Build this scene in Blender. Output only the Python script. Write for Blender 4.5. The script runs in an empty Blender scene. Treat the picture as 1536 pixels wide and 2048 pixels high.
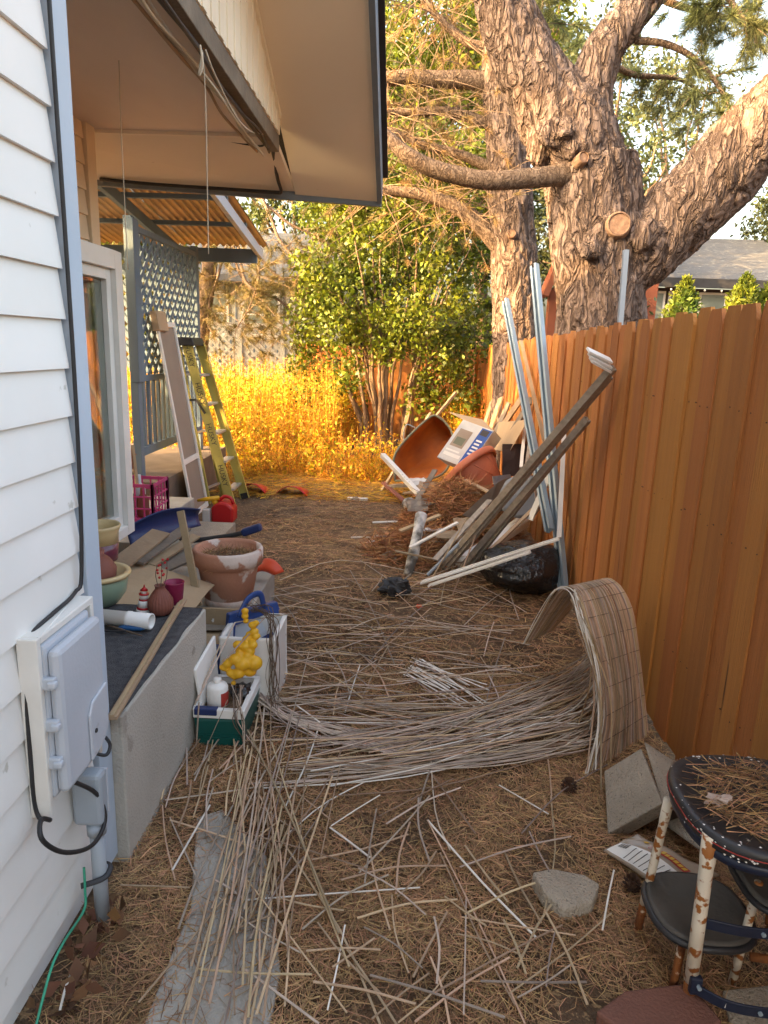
import bpy, bmesh, math, random
import numpy as np
from mathutils import Vector, Matrix, noise
random.seed(7); rng = np.random.default_rng(7)
sc = bpy.context.scene; C = sc.collection
V = Vector; R = math.radians
# ---------------------------------------------------------------- camera
FPX, CH = 1410.0, 1.65
def _n(v): v = np.array(v, float); return v/np.linalg.norm(v)
AZ = -_n(((560-768)/FPX, (1024-7000)/FPX, 1)); AY = _n(((818-768)/FPX, (1024-693)/FPX, 1))
AY = _n(AY-AZ*(AY@AZ)); AX = np.cross(AY, AZ); AX = AX if AX[0] > 0 else -AX
cam = bpy.data.cameras.new('camera'); camo = bpy.data.objects.new('camera', cam); C.objects.link(camo)
cam.sensor_fit = 'VERTICAL'; cam.sensor_height = 36; cam.lens = FPX/2048*36; cam.clip_start = .02; cam.clip_end = 600
camo.matrix_world = Matrix(((AX[0], AX[1], -AX[2], 0), (AY[0], AY[1], -AY[2], 0), (AZ[0], AZ[1], -AZ[2], CH), (0, 0, 0, 1)))
sc.camera = camo
# ---------------------------------------------------------------- sky, sun, exposure
SUN_TO = V((-1.0, -0.5, 0)).normalized(); SUN_EL = R(18)
w = bpy.data.worlds.new('World'); sc.world = w; w.use_nodes = True; wn = w.node_tree
sky = wn.nodes.new('ShaderNodeTexSky'); sky.sky_type = 'NISHITA'; sky.sun_disc = False
sky.sun_elevation = SUN_EL; sky.sun_rotation = math.atan2(SUN_TO.x, SUN_TO.y); sky.air_density = 1.0; sky.dust_density = 10.0; sky.ozone_density = 1.0
wn.links.new(sky.outputs[0], wn.nodes['Background'].inputs[0]); wn.nodes['Background'].inputs[1].default_value = .15
sun = bpy.data.lights.new('sun', 'SUN'); sun.energy = 2.0; sun.angle = R(.6); sun.color = (1, .66, .32)
suno = bpy.data.objects.new('sun', sun); C.objects.link(suno)
suno.rotation_euler = V((SUN_TO.x*math.cos(SUN_EL), SUN_TO.y*math.cos(SUN_EL), math.sin(SUN_EL))).to_track_quat('Z', 'Y').to_euler()
vs = sc.view_settings; vs.view_transform = 'Standard'; vs.look = 'None'; vs.exposure = 3.45; vs.gamma = 1
vs.use_white_balance = True; vs.white_balance_temperature = 8100; vs.white_balance_tint = 10
# ---------------------------------------------------------------- pixel -> place in the yard
def ray(u, v):
    d = np.array([(u-768)/FPX, (1024-v)/FPX, 1]); return V((d@AX, d@AY, d@AZ))
def G(u, v, z=0.0): r = ray(u, v); return V((0, 0, CH))+r*((z-CH)/r.z)
def PX(u, v, x): r = ray(u, v); return V((0, 0, CH))+r*(x/r.x)
def PY(u, v, y): r = ray(u, v); return V((0, 0, CH))+r*(y/r.y)
# ---------------------------------------------------------------- materials
MATS = {}
def mat(name, col, rough=.75, col2=None, nscale=6, bump=.15, bscale=60, metal=0, spec=.4, stretch=(1, 1, 1), isl=0, obj=0, transl=0, coat=0, speck=None, bdist=.01, detail=6, contrast=1):
    if name in MATS: return MATS[name]
    m = bpy.data.materials.new(name); m.use_nodes = True; nt = m.node_tree; N = nt.nodes; L = nt.links
    b = N['Principled BSDF']; b.inputs['Roughness'].default_value = rough; b.inputs['Metallic'].default_value = metal
    b.inputs['Specular IOR Level'].default_value = spec; b.inputs['Coat Weight'].default_value = coat
    tc = N.new('ShaderNodeTexCoord'); mp = N.new('ShaderNodeMapping'); mp.inputs['Scale'].default_value = stretch
    L.new(tc.outputs['Object'], mp.inputs['Vector'])
    oi = N.new('ShaderNodeObjectInfo')
    cb = N.new('ShaderNodeCombineXYZ'); mu = N.new('ShaderNodeMath'); mu.operation = 'MULTIPLY'; mu.inputs[1].default_value = 37.0
    L.new(oi.outputs['Random'], mu.inputs[0])
    for i in range(3): L.new(mu.outputs[0], cb.inputs[i])
    va = N.new('ShaderNodeVectorMath'); L.new(mp.outputs[0], va.inputs[0]); L.new(cb.outputs[0], va.inputs[1])
    vec = va.outputs[0]
    nz = N.new('ShaderNodeTexNoise'); nz.inputs['Scale'].default_value = nscale; nz.inputs['Detail'].default_value = detail; L.new(vec, nz.inputs['Vector'])
    cr = N.new('ShaderNodeMapRange'); cr.inputs[1].default_value = .5-.22/contrast; cr.inputs[2].default_value = .5+.22/contrast; L.new(nz.outputs[0], cr.inputs[0])
    c2 = col2 or tuple(c*.72 for c in col)
    mx = N.new('ShaderNodeMix'); mx.data_type = 'RGBA'; mx.inputs[6].default_value = (*col, 1); mx.inputs[7].default_value = (*c2, 1); L.new(cr.outputs[0], mx.inputs[0])
    out = mx.outputs[2]
    if speck:                                    # (colour, scale, threshold)
        n2 = N.new('ShaderNodeTexNoise'); n2.inputs['Scale'].default_value = speck[1]; n2.inputs['Detail'].default_value = 5; L.new(vec, n2.inputs['Vector'])
        r2 = N.new('ShaderNodeMapRange'); r2.inputs[1].default_value = speck[2]; r2.inputs[2].default_value = speck[2]+.04; L.new(n2.outputs[0], r2.inputs[0])
        m2 = N.new('ShaderNodeMix'); m2.data_type = 'RGBA'; L.new(out, m2.inputs[6]); m2.inputs[7].default_value = (*speck[0], 1); L.new(r2.outputs[0], m2.inputs[0]); out = m2.outputs[2]
    if isl or obj:
        hs = N.new('ShaderNodeHueSaturation'); L.new(out, hs.inputs['Color'])
        src = oi.outputs['Random']
        if isl: ge = N.new('ShaderNodeNewGeometry'); src = ge.outputs['Random Per Island']
        a = isl or obj
        r3 = N.new('ShaderNodeMapRange'); r3.inputs[3].default_value = 1-a; r3.inputs[4].default_value = 1+a; L.new(src, r3.inputs[0]); L.new(r3.outputs[0], hs.inputs['Value'])
        m4 = N.new('ShaderNodeMath'); m4.operation = 'MULTIPLY'; m4.inputs[1].default_value = 7.31; L.new(src, m4.inputs[0])
        m5 = N.new('ShaderNodeMath'); m5.operation = 'FRACT'; L.new(m4.outputs[0], m5.inputs[0])
        r4 = N.new('ShaderNodeMapRange'); r4.inputs[3].default_value = .5-a*.045; r4.inputs[4].default_value = .5+a*.045; L.new(m5.outputs[0], r4.inputs[0]); L.new(r4.outputs[0], hs.inputs['Hue'])
        out = hs.outputs[0]
    L.new(out, b.inputs['Base Color'])
    if bump:
        nb = N.new('ShaderNodeTexNoise'); nb.inputs['Scale'].default_value = bscale; nb.inputs['Detail'].default_value = 4; L.new(vec, nb.inputs['Vector'])
        bp = N.new('ShaderNodeBump'); bp.inputs['Strength'].default_value = bump; bp.inputs['Distance'].default_value = bdist; L.new(nb.outputs[0], bp.inputs['Height']); L.new(bp.outputs[0], b.inputs['Normal'])
    if transl:
        tr = N.new('ShaderNodeBsdfTranslucent'); L.new(out, tr.inputs[0]); ms = N.new('ShaderNodeMixShader'); ms.inputs[0].default_value = transl
        L.new(b.outputs[0], ms.inputs[1]); L.new(tr.outputs[0], ms.inputs[2]); L.new(ms.outputs[0], N['Material Output'].inputs[0])
    MATS[name] = m; return m
# ---------------------------------------------------------------- mesh helpers
class MB:
    def __init__(s): s.v = []; s.f = []
    def add(s, vs, fs):
        o = len(s.v); s.v += [tuple(p) for p in vs]; s.f += [tuple(i+o for i in f) for f in fs]; return s
    def hexa(s, a): return s.add(a, [(0, 3, 2, 1), (4, 5, 6, 7), (0, 1, 5, 4), (1, 2, 6, 5), (2, 3, 7, 6), (3, 0, 4, 7)])
    def box(s, c, d, rot=None):
        c = V(c); d = V(d)/2; m = rot or Matrix.Identity(3)
        return s.hexa([c+m@V((x*d.x, y*d.y, z*d.z)) for z in (-1, 1) for x, y in ((-1, -1), (1, -1), (1, 1), (-1, 1))])
    def lo(s, a, b): a = V(a); b = V(b); return s.box((a+b)/2, [abs(t) for t in (b-a)])
    def bar(s, p, q, wd, ht, up=(0, 0, 1), ext=0):
        p = V(p); q = V(q); d = (q-p).normalized(); p = p-d*ext; q = q+d*ext; u = V(up); a = d.cross(u)
        if a.length < 1e-4: a = d.cross(V((1, 0, 0)))
        a.normalize(); u = a.cross(d).normalized(); a = a*wd/2; u = u*ht/2
        return s.hexa([p-a-u, p+a-u, p+a+u, p-a+u, q-a-u, q+a-u, q+a+u, q-a+u])
    def tube(s, pts, r, n=8, cap=True, flat=1.0):
        pts = [V(p) for p in pts]; k = len(pts); rs = list(r) if hasattr(r, '__len__') else [r]*k
        t0 = (pts[1]-pts[0]).normalized(); a = t0.orthogonal().normalized(); vs = []
        for i in range(k):
            t = (pts[min(i+1, k-1)]-pts[max(i-1, 0)]).normalized(); a = (a-t*a.dot(t)); a = a.normalized() if a.length > 1e-6 else t.orthogonal().normalized(); b = t.cross(a)
            vs += [pts[i]+(a*math.cos(j*2*math.pi/n)+b*math.sin(j*2*math.pi/n)*flat)*rs[i] for j in range(n)]
        fs = [(i*n+j, i*n+(j+1) % n, (i+1)*n+(j+1) % n, (i+1)*n+j) for i in range(k-1) for j in range(n)]
        if cap: fs += [tuple(range(n-1, -1, -1)), tuple((k-1)*n+j for j in range(n))]
        return s.add(vs, fs)
    def lathe(s, prof, c, n=28, rot=None, rib=0, nr=0):
        c = V(c); m = rot or Matrix.Identity(3); k = len(prof); vs = []
        for r, z in prof:
            for j in range(n):
                a = j*2*math.pi/n; rr = r*(1+rib*math.cos(nr*a)); vs.append(c+m@V((rr*math.cos(a), rr*math.sin(a), z)))
        fs = [(i*n+j, i*n+(j+1) % n, (i+1)*n+(j+1) % n, (i+1)*n+j) for i in range(k-1) for j in range(n)]
        if prof[0][0] > 1e-5: fs.append(tuple(range(n-1, -1, -1)))
        if prof[-1][0] > 1e-5: fs.append(tuple((k-1)*n+j for j in range(n)))
        return s.add(vs, fs)
    def prism(s, poly, d):
        poly = [V(p) for p in poly]; d = V(d); n = len(poly)
        return s.add(poly+[p+d for p in poly], [tuple(range(n-1, -1, -1)), tuple(range(n, 2*n))]+[(i, (i+1) % n, n+(i+1) % n, n+i) for i in range(n)])
    def sheet(s, fn, nu, nv, th=0):
        P = [[V(fn(i/nu, j/nv)) for j in range(nv+1)] for i in range(nu+1)]
        W = nv+1; f = [(i*W+j, (i+1)*W+j, (i+1)*W+j+1, i*W+j+1) for i in range(nu) for j in range(nv)]
        top = [p for r_ in P for p in r_]
        if not th: return s.add(top, f)
        bot = []
        for i in range(nu+1):
            for j in range(nv+1):
                a = P[min(i+1, nu)][j]-P[max(i-1, 0)][j]; b = P[i][min(j+1, nv)]-P[i][max(j-1, 0)]; nn = a.cross(b)
                bot.append(P[i][j]-(nn.normalized() if nn.length > 1e-9 else V((0, 0, 1)))*th)
        o = len(top); f += [tuple(x+o for x in reversed(q)) for q in f]
        rim = [(i, 0) for i in range(nu+1)]+[(nu, j) for j in range(1, nv+1)]+[(i, nv) for i in range(nu-1, -1, -1)]+[(0, j) for j in range(nv-1, 0, -1)]
        for (i, j), (k, l) in zip(rim, rim[1:]+rim[:1]): f.append((i*W+j, i*W+j+o, k*W+l+o, k*W+l))
        return s.add(top+bot, f)
    def ball(s, c, r, n=10, m=7, sc_=(1, 1, 1), jit=0, rot=None):
        c = V(c); vs = []; mm = rot or Matrix.Identity(3)
        for i in range(m+1):
            th = math.pi*i/m
            for j in range(n):
                ph = 2*math.pi*j/n; d = V((math.sin(th)*math.cos(ph)*sc_[0], math.sin(th)*math.sin(ph)*sc_[1], math.cos(th)*sc_[2]))
                k = 1+jit*noise.noise(d*2.3+c*3) if jit else 1
                vs.append(c+mm@(d*r*k))
        return s.add(vs, [(i*n+j, (i+1)*n+j, (i+1)*n+(j+1) % n, i*n+(j+1) % n) for i in range(m) for j in range(n)])
    def build(s, name, m, parent=None, smooth=False, bevel=0, org=None, sub=0):
        o0 = ORG.get(parent.name, V((0, 0, 0))) if parent else V(org or (0, 0, 0))
        me = bpy.data.meshes.new(name); me.from_pydata([tuple(V(p)-o0) for p in s.v], [], s.f); me.validate()
        bm = bmesh.new(); bm.from_mesh(me); bmesh.ops.remove_doubles(bm, verts=bm.verts, dist=1e-6); bmesh.ops.recalc_face_normals(bm, faces=bm.faces); bm.to_mesh(me); bm.free()
        return link(name, me, m, parent, smooth, bevel, o0, sub)
ORG = {}
def link(name, me, m, parent, smooth, bevel, o0, sub=0):
    if smooth:
        for p in me.polygons: p.use_smooth = True
    me.materials.append(MATS[m] if isinstance(m, str) else m)
    o = bpy.data.objects.new(name, me); C.objects.link(o)
    if parent: o.parent = parent
    else: o.location = o0
    ORG[o.name] = o0
    if bevel: b = o.modifiers.new('bevel', 'BEVEL'); b.width = bevel; b.segments = 2; b.limit_method = 'ANGLE'; b.angle_limit = R(40)
    if smooth and smooth != 2: sm = o.modifiers.new('wn', 'WEIGHTED_NORMAL') if bevel else None
    if sub: ss = o.modifiers.new('sub', 'SUBSURF'); ss.levels = sub; ss.render_levels = sub
    return o
def tag(o, label, cat, group=None, kind=None):
    if label: o['label'] = label
    if cat: o['category'] = cat
    if group: o['group'] = group
    if kind: o['kind'] = kind
    return o
def thing(name, label, cat, loc, group=None):
    o = bpy.data.objects.new(name, None); C.objects.link(o); o.location = V(loc); o.empty_display_size = .1; ORG[o.name] = V(loc); return tag(o, label, cat, group)
def npmesh(name, P, F, m, parent=None, org=(0, 0, 0), smooth=False):
    o0 = ORG[parent.name] if parent else V(org)
    P = np.asarray(P, np.float32)-np.array(o0, np.float32); F = np.asarray(F, np.int32); k = F.shape[1]
    me = bpy.data.meshes.new(name); me.vertices.add(len(P)); me.vertices.foreach_set('co', P.ravel())
    me.loops.add(F.size); me.loops.foreach_set('vertex_index', F.ravel()); me.polygons.add(len(F)); me.polygons.foreach_set('loop_start', np.arange(0, F.size, k, dtype=np.int32))
    me.update(calc_edges=True); me.validate()
    return link(name, me, m, parent, smooth, 0, o0)
def unit(a): return a/np.maximum(np.linalg.norm(a, axis=1, keepdims=True), 1e-9)
def leaf_arrays(P, size, aspect=.55, up=.0):
    n = len(P); d = unit(rng.normal(size=(n, 3))+np.array([0, 0, -up])); s_ = unit(np.cross(d, rng.normal(size=(n, 3)))); L = (size*rng.uniform(.6, 1.25, n))[:, None]
    nn = np.cross(d, s_); Vv = np.stack([P, P+d*L*.5+s_*L*aspect*.5+nn*L*.08, P+d*L, P+d*L*.5-s_*L*aspect*.5+nn*L*.08], 1).reshape(-1, 3)
    return Vv, np.arange(4*n).reshape(n, 4)
def tuft_arrays(T, D, n, length, wd, spread=.7):
    k = len(T); T = np.repeat(T, n, 0); D = np.repeat(D, n, 0); d = unit(D+rng.normal(size=D.shape)*spread); L = (length*rng.uniform(.6, 1.1, len(T)))[:, None]
    s_ = unit(np.cross(d, rng.normal(size=d.shape)))*wd; base = T-D*rng.uniform(0, 1, len(T))[:, None]*length*.6
    Vv = np.stack([base-s_, base+s_, base+d*L], 1).reshape(-1, 3); return Vv, np.arange(3*len(T)).reshape(-1, 3)
def spline(ps, n):
    ps = [V(p) for p in ps]; ps = [ps[0]*2-ps[1]]+ps+[ps[-1]*2-ps[-2]]; out = []; k = len(ps)-3
    for i in range(n+1):
        t = i/n*k; j = min(int(t), k-1); t -= j; a, b, c, d = ps[j:j+4]
        out.append(.5*((2*b)+(c-a)*t+(2*a-5*b+4*c-d)*t*t+(3*b-a-3*c+d)*t**3))
    return out
def rot(ax, deg): return Matrix.Rotation(R(deg), 3, ax)
# ---------------------------------------------------------------- materials list
mat('soil', (.20, .12, .068), .95, (.085, .05, .03), 5, .9, 90, bdist=.02, speck=((.33, .21, .11), 45, .58))
mat('needle', (.48, .285, .145), .75, (.29, .16, .08), 2.5, 0, isl=.5)
mat('concrete', (.40, .375, .335), .9, (.27, .25, .22), 5, .5, 120, bdist=.006, speck=((.22, .2, .18), 150, .66))
mat('stucco', (.50, .47, .42), .95, (.38, .355, .315), 2.5, .6, 110, bdist=.008, speck=((.33, .30, .26), 6, .66))
mat('carpet', (.135, .135, .145), 1, (.075, .076, .084), 30, 1, 260, bdist=.01, spec=.1, speck=((.2, .2, .2), 90, .7))
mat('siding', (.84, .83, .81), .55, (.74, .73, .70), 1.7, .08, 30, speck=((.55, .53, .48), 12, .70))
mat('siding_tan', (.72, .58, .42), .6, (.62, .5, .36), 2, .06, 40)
mat('trim_blue', (.47, .56, .66), .55, (.43, .52, .62), 3, .1, 50, speck=((.62, .66, .7), 25, .76))
mat('trim_dark', (.17, .22, .27), .6, (.12, .15, .19), 5, .15, 50)
mat('slate_blue', (.135, .20, .26), .65, (.10, .15, .20), 5, .2, 60, stretch=(1, 1, .3))
mat('soffit', (.78, .70, .59), .8, (.71, .625, .515), 1.1, .15, 12, speck=((.5, .42, .33), 9, .74))
mat('plywood', (.74, .63, .545), .8, (.63, .52, .445), 1.8, .3, 14, stretch=(1, .35, 1), contrast=1.5)
mat('ribs_white', (.86, .80, .66), .6, (.78, .70, .56), 2, .05)
mat('wood_raw', (.42, .30, .19), .8, (.30, .21, .13), 5, .3, 40, stretch=(1, 1, 1), obj=.18)
mat('wood_grey', (.27, .225, .18), .85, (.16, .13, .105), 7, .5, 45, obj=.2)
mat('fence_wood', (.50, .20, .055), .7, (.385, .145, .04), 3.6, .7, 26, stretch=(7, 7, .4), obj=.17, speck=((.12, .045, .016), 4.6, .69), contrast=.8)
mat('nail', (.03, .025, .02), .6)
mat('shingle_dark', (.05, .045, .04), .95, (.09, .08, .075), 20, .6, 90)
mat('shingle_grey', (.12, .125, .135), .95, (.08, .083, .09), 1.2, .8, 26, stretch=(1, 6, 6), speck=((.3, .3, .29), 8, .62))
mat('poly_amber', (.27, .15, .07), .5, (.17, .09, .04), 4, .1, 20, transl=.07)
def bark_mat(name, sx, zs, c1, c2, cd, bs):
    m = bpy.data.materials.new(name); m.use_nodes = True; N = m.node_tree.nodes; L = m.node_tree.links; b = N['Principled BSDF']; b.inputs['Roughness'].default_value = .95; b.inputs['Specular IOR Level'].default_value = .15
    tc = N.new('ShaderNodeTexCoord'); mp = N.new('ShaderNodeMapping'); mp.inputs['Scale'].default_value = (1, 1, zs); L.new(tc.outputs['Object'], mp.inputs[0])
    def nz(sc_, det, dist=0):
        n = N.new('ShaderNodeTexNoise'); n.inputs['Scale'].default_value = sc_; n.inputs['Detail'].default_value = det; n.inputs['Distortion'].default_value = dist; L.new(mp.outputs[0], n.inputs['Vector']); return n.outputs[0]
    def rng_(x, a, b_):
        r = N.new('ShaderNodeMapRange'); r.inputs[1].default_value = a; r.inputs[2].default_value = b_; L.new(x, r.inputs[0]); return r.outputs[0]
    def math_(op, x, y):
        k = N.new('ShaderNodeMath'); k.operation = op
        for i, q in enumerate((x, y)):
            if isinstance(q, (int, float)): k.inputs[i].default_value = q
            else: L.new(q, k.inputs[i])
        return k.outputs[0]
    def mixc(f, x, y):
        k = N.new('ShaderNodeMix'); k.data_type = 'RGBA'; L.new(f, k.inputs[0])
        for i, q in ((6, x), (7, y)):
            if isinstance(q, tuple): k.inputs[i].default_value = (*q, 1)
            else: L.new(q, k.inputs[i])
        return k.outputs[2]
    n1 = nz(sx, 3, 1.2); fis = rng_(math_('ABSOLUTE', math_('SUBTRACT', n1, .5), 0), .0, .075)       # long wandering fissures
    n2 = nz(sx*2.3, 3, .8); fis2 = rng_(math_('ABSOLUTE', math_('SUBTRACT', n2, .5), 0), .0, .05)
    f = math_('MULTIPLY', fis, math_('MULTIPLY_ADD', fis2, .45)) if False else math_('MULTIPLY', fis, math_('ADD', math_('MULTIPLY', fis2, .5), .5))
    fine = nz(sx*7, 9); broad = nz(sx*.5, 3)
    col = mixc(rng_(math_('ADD', math_('MULTIPLY', fine, .7), math_('MULTIPLY', broad, .5)), .42, .8), c2, c1)
    L.new(mixc(f, cd, col), b.inputs['Base Color'])
    bp = N.new('ShaderNodeBump'); bp.inputs['Strength'].default_value = 1; bp.inputs['Distance'].default_value = bs; L.new(math_('ADD', f, math_('MULTIPLY', fine, .8)), bp.inputs['Height']); L.new(bp.outputs[0], b.inputs['Normal']); MATS[name] = m
bark_mat('bark', 7.5, .36, (.25, .187, .163), (.16, .112, .094), (.072, .049, .041), .03)
bark_mat('bark_limb', 20, .5, (.25, .185, .145), (.16, .115, .088), (.09, .06, .046), .01)
mat('bark_thin', (.24, .165, .115), .95, (.13, .085, .06), 12, .8, 60)
mat('cutwood', (.27, .165, .11), .9, (.15, .085, .06), 30, .6)
mat('pine_green', (.085, .12, .045), .6, (.13, .13, .05), 1.5, 0, isl=.5, transl=.25)
mat('pine_brown', (.30, .17, .07), .7, (.20, .15, .06), 1.5, 0, isl=.5, transl=.25)
mat('leaf_a', (.07, .108, .014), .5, (.125, .145, .012), .8, 0, isl=.55, transl=.3)
mat('leaf_b', (.045, .078, .022), .5, (.075, .10, .024), .7, 0, isl=.5, transl=.35)
mat('leaf_c', (.06, .088, .042), .5, (.095, .11, .042), .7, 0, isl=.5, transl=.35)
mat('weed', (.60, .37, .06), .7, (.55, .24, .028), 1.0, 0, isl=.6, transl=.3)
mat('weed_green', (.36, .34, .03), .6, (.50, .34, .03), 1.0, 0, isl=.45, transl=.35)
mat('arbor', (.09, .17, .03), .6, (.22, .24, .03), 1.5, 0, isl=.4, transl=.25)
mat('white_paint', (.78, .77, .74), .5, (.68, .66, .62), 5, .1, 60)
mat('white_plastic', (.80, .80, .79), .4, (.72, .71, .69), 6, .06, 40, speck=((.45, .4, .33), 18, .72))
mat('grey_plastic', (.50, .54, .60), .5, (.45, .49, .55), 5, .1, 90, speck=((.4, .42, .46), 22, .68))
mat('pvc_grey', (.34, .39, .44), .45, (.30, .34, .39), 7, .08)
mat('black_rubber', (.018, .018, .02), .5, (.03, .03, .033), 12, .1)
mat('black_bag', (.012, .012, .013), .22, (.02, .02, .022), 5, .9, 9, bdist=.05, spec=.6)
mat('copper_green', (.02, .35, .22), .4)
mat('cardboard', (.48, .345, .22), .9, (.40, .28, .175), 4, .15, 60)
mat('terracotta', (.50, .235, .155), .85, (.40, .185, .125), 6, .25, 60, speck=((.66, .55, .50), 6, .545))
mat('salt_crust', (.66, .58, .53), .9, (.46, .25, .18), 7, .3, 60, contrast=1.6)
mat('terracotta_plain', (.25, .085, .06), .7, (.18, .06, .045), 5, .15, 60)
mat('terracotta_plastic', (.52, .16, .09), .55, (.45, .13, .075), 4, .1)
mat('cream_glaze', (.66, .50, .27), .4, (.58, .42, .22), 6, .05, coat=.3)
mat('burgundy_glaze', (.17, .035, .06), .3, (.11, .025, .045), 8, .05, coat=.4)
mat('green_glaze', (.26, .36, .26), .35, (.20, .29, .21), 6, .05, coat=.3)
mat('red', (.50, .018, .022), .4, (.42, .014, .018), 5, .05)
mat('red_orange', (.72, .09, .035), .45, (.62, .07, .03), 5, .08)
mat('magenta', (.50, .055, .19), .5, (.44, .045, .165), 5, .06)
mat('magenta_dark', (.30, .02, .08), .45)
mat('yellow', (.75, .42, .03), .45, (.66, .34, .02), 6, .06)
mat('ladder_yellow', (.47, .40, .115), .55, (.40, .34, .095), 7, .12, 80, speck=((.35, .3, .1), 20, .7))
mat('black_plastic', (.02, .02, .022), .5, (.035, .035, .04), 8, .1)
mat('navy', (.015, .035, .13), .4, (.012, .028, .10), 5, .06)
mat('blue_lid', (.02, .06, .22), .4, (.018, .05, .18), 5, .06)
mat('blue_tool', (.015, .11, .30), .4)
mat('teal', (.0, .085, .075), .42, (.0, .07, .062), 5, .06)
mat('aluminium', (.62, .64, .66), .4, (.5, .52, .54), 6, .1, metal=.7)
mat('galv', (.33, .42, .48), .45, (.27, .345, .40), 8, .1, metal=.15, stretch=(1, 1, .5))
mat('track_grey', (.38, .325, .27), .7, (.24, .20, .165), 9, .25, 60, obj=.2, stretch=(4, 1, 4))
mat('screen_mesh', (.30, .24, .19), .8, (.26, .2, .16), 3, .2, 300)
mat('slat_tan', (.50, .355, .235), .7, (.35, .24, .155), 14, .25, 60, obj=.42)
mat('slat_grey', (.47, .375, .31), .7, (.31, .24, .195), 14, .25, 60, obj=.42)
mat('slat_white', (.80, .77, .72), .6, (.62, .57, .5), 14, .1, 60, obj=.08)
mat('string', (.60, .53, .42), .9)
mat('twine_dark', (.16, .11, .08), .9)
mat('rust_tray', (.42, .105, .012), .7, (.26, .06, .01), 5, .3, 60)
mat('tray_green', (.14, .17, .12), .6, (.2, .16, .1), 6, .2)
mat('stool_black', (.02, .021, .026), .38, (.032, .03, .03), 9, .12, 60, speck=((.66, .6, .5), 20, .70))
mat('stool_navy', (.012, .02, .045), .35, (.018, .024, .045), 9, .1, speck=((.55, .53, .5), 36, .72))
mat('stool_leg', (.78, .71, .60), .5, (.68, .60, .48), 9, .15, 60, speck=((.34, .12, .03), 30, .525))
mat('rust', (.28, .095, .025), .9, (.16, .05, .018), 22, .6, 90, speck=((.62, .48, .36), 26, .60))
mat('rubber_step', (.06, .055, .05), .75, (.10, .09, .08), 7, .3, 50)
mat('paver', (.42, .36, .29), .95, (.31, .265, .21), 8, .9, 130, bdist=.012, speck=((.2, .17, .14), 110, .62))
mat('paver_red', (.19, .082, .06), .9, (.15, .065, .048), 6, .5, 120)
mat('film', (.42, .34, .27), .3, (.33, .26, .2), 5, .2, 12, coat=.4)
mat('print_dark', (.05, .045, .05), .6)
mat('print_red', (.45, .05, .04), .5)
mat('print_yellow', (.7, .42, .06), .5)
mat('print_blue', (.02, .09, .38), .45)
mat('print_grey', (.50, .50, .50), .5, (.62, .62, .6), 9, 0)
mat('carton_white', (.66, .64, .62), .6, (.55, .53, .51), 6, .1)
mat('lavender', (.58, .53, .64), .45, (.50, .46, .55), 4, .08)
mat('bin_grey', (.20, .21, .23), .5)
mat('twig_rust', (.44, .215, .10), .85, (.30, .14, .065), 3, 0, isl=.4)
mat('pinecone', (.10, .05, .03), .9, (.06, .03, .02), 10, .2)
mat('deadleaf', (.20, .085, .04), .8, (.11, .05, .03), 5, .2, isl=.4)
mat('deck_brown', (.17, .125, .095), .9, (.11, .08, .06), 6, .4, 60)
mat('lattice_white', (.42, .41, .37), .6, (.36, .35, .31), 4, .1)
mat('stone', (.36, .29, .23), .9, (.28, .22, .17), 7, .4, 60)
mat('birch', (.62, .60, .57), .8, (.12, .11, .10), 12, .3, 60, contrast=2)
mat('wall_red', (.26, .075, .04), .8, (.2, .06, .03), 4, .2)
mat('wall_dark', (.07, .05, .05), .8)
mat('wall_white', (.40, .385, .335), .7, (.33, .31, .27), 2, .1)
mat('curtain', (.46, .44, .38), .9, (.40, .38, .33), 4, .1, stretch=(1, 8, .2))
mat('window_dark', (.12, .15, .14), .15, (.2, .24, .22), 1.5, 0, spec=.8)
mat('bulb', (.8, .78, .7), .2)
gl = bpy.data.materials.new('glass'); gl.use_nodes = True; b_ = gl.node_tree.nodes['Principled BSDF']
b_.inputs['Base Color'].default_value = (.82, .88, .84, 1); b_.inputs['Roughness'].default_value = .02; b_.inputs['Transmission Weight'].default_value = 1; b_.inputs['IOR'].default_value = 1.6; MATS['glass'] = gl
# ---------------------------------------------------------------- ground and path
def gh(x, y):
    k = 1.0 if (-.8 < x < 1.15 and .4 < y < 9) else .4
    return -.012+k*.012*noise.noise(V((x*2.1, y*2.1, .3)))+.004*noise.noise(V((x*9, y*9, 2)))
xs = np.concatenate([np.linspace(-150, -8, 8), np.arange(-7, -1, .4), np.arange(-1, 1.3, .06), np.arange(1.4, 7, .4), np.linspace(8, 150, 8)])
ys = np.concatenate([np.linspace(-60, -1, 8), np.arange(-.6, 4, .06), np.arange(4, 9, .12), np.arange(9.2, 20, .5), np.linspace(21, 300, 10)])
P = [(x, y, gh(x, y)) for y in ys for x in xs]; W = len(xs)
F = [(j*W+i, j*W+i+1, (j+1)*W+i+1, (j+1)*W+i) for j in range(len(ys)-1) for i in range(W-1)]
tag(npmesh('ground', P, F, 'soil', smooth=True), None, None, kind='structure')
mb = MB(); mb.prism([(-.60, -1.5, -.05), (-.27, -1.5, -.05), (-.275, 1.55, -.05), (-.40, 1.98, -.05), (-.60, 2.2, -.05), (-.68, 2.15, -.05), (-.58, 1.75, -.05)], (0, 0, .062))
tag(mb.build('path', 'concrete', bevel=.006), None, None, kind='structure')
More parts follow.
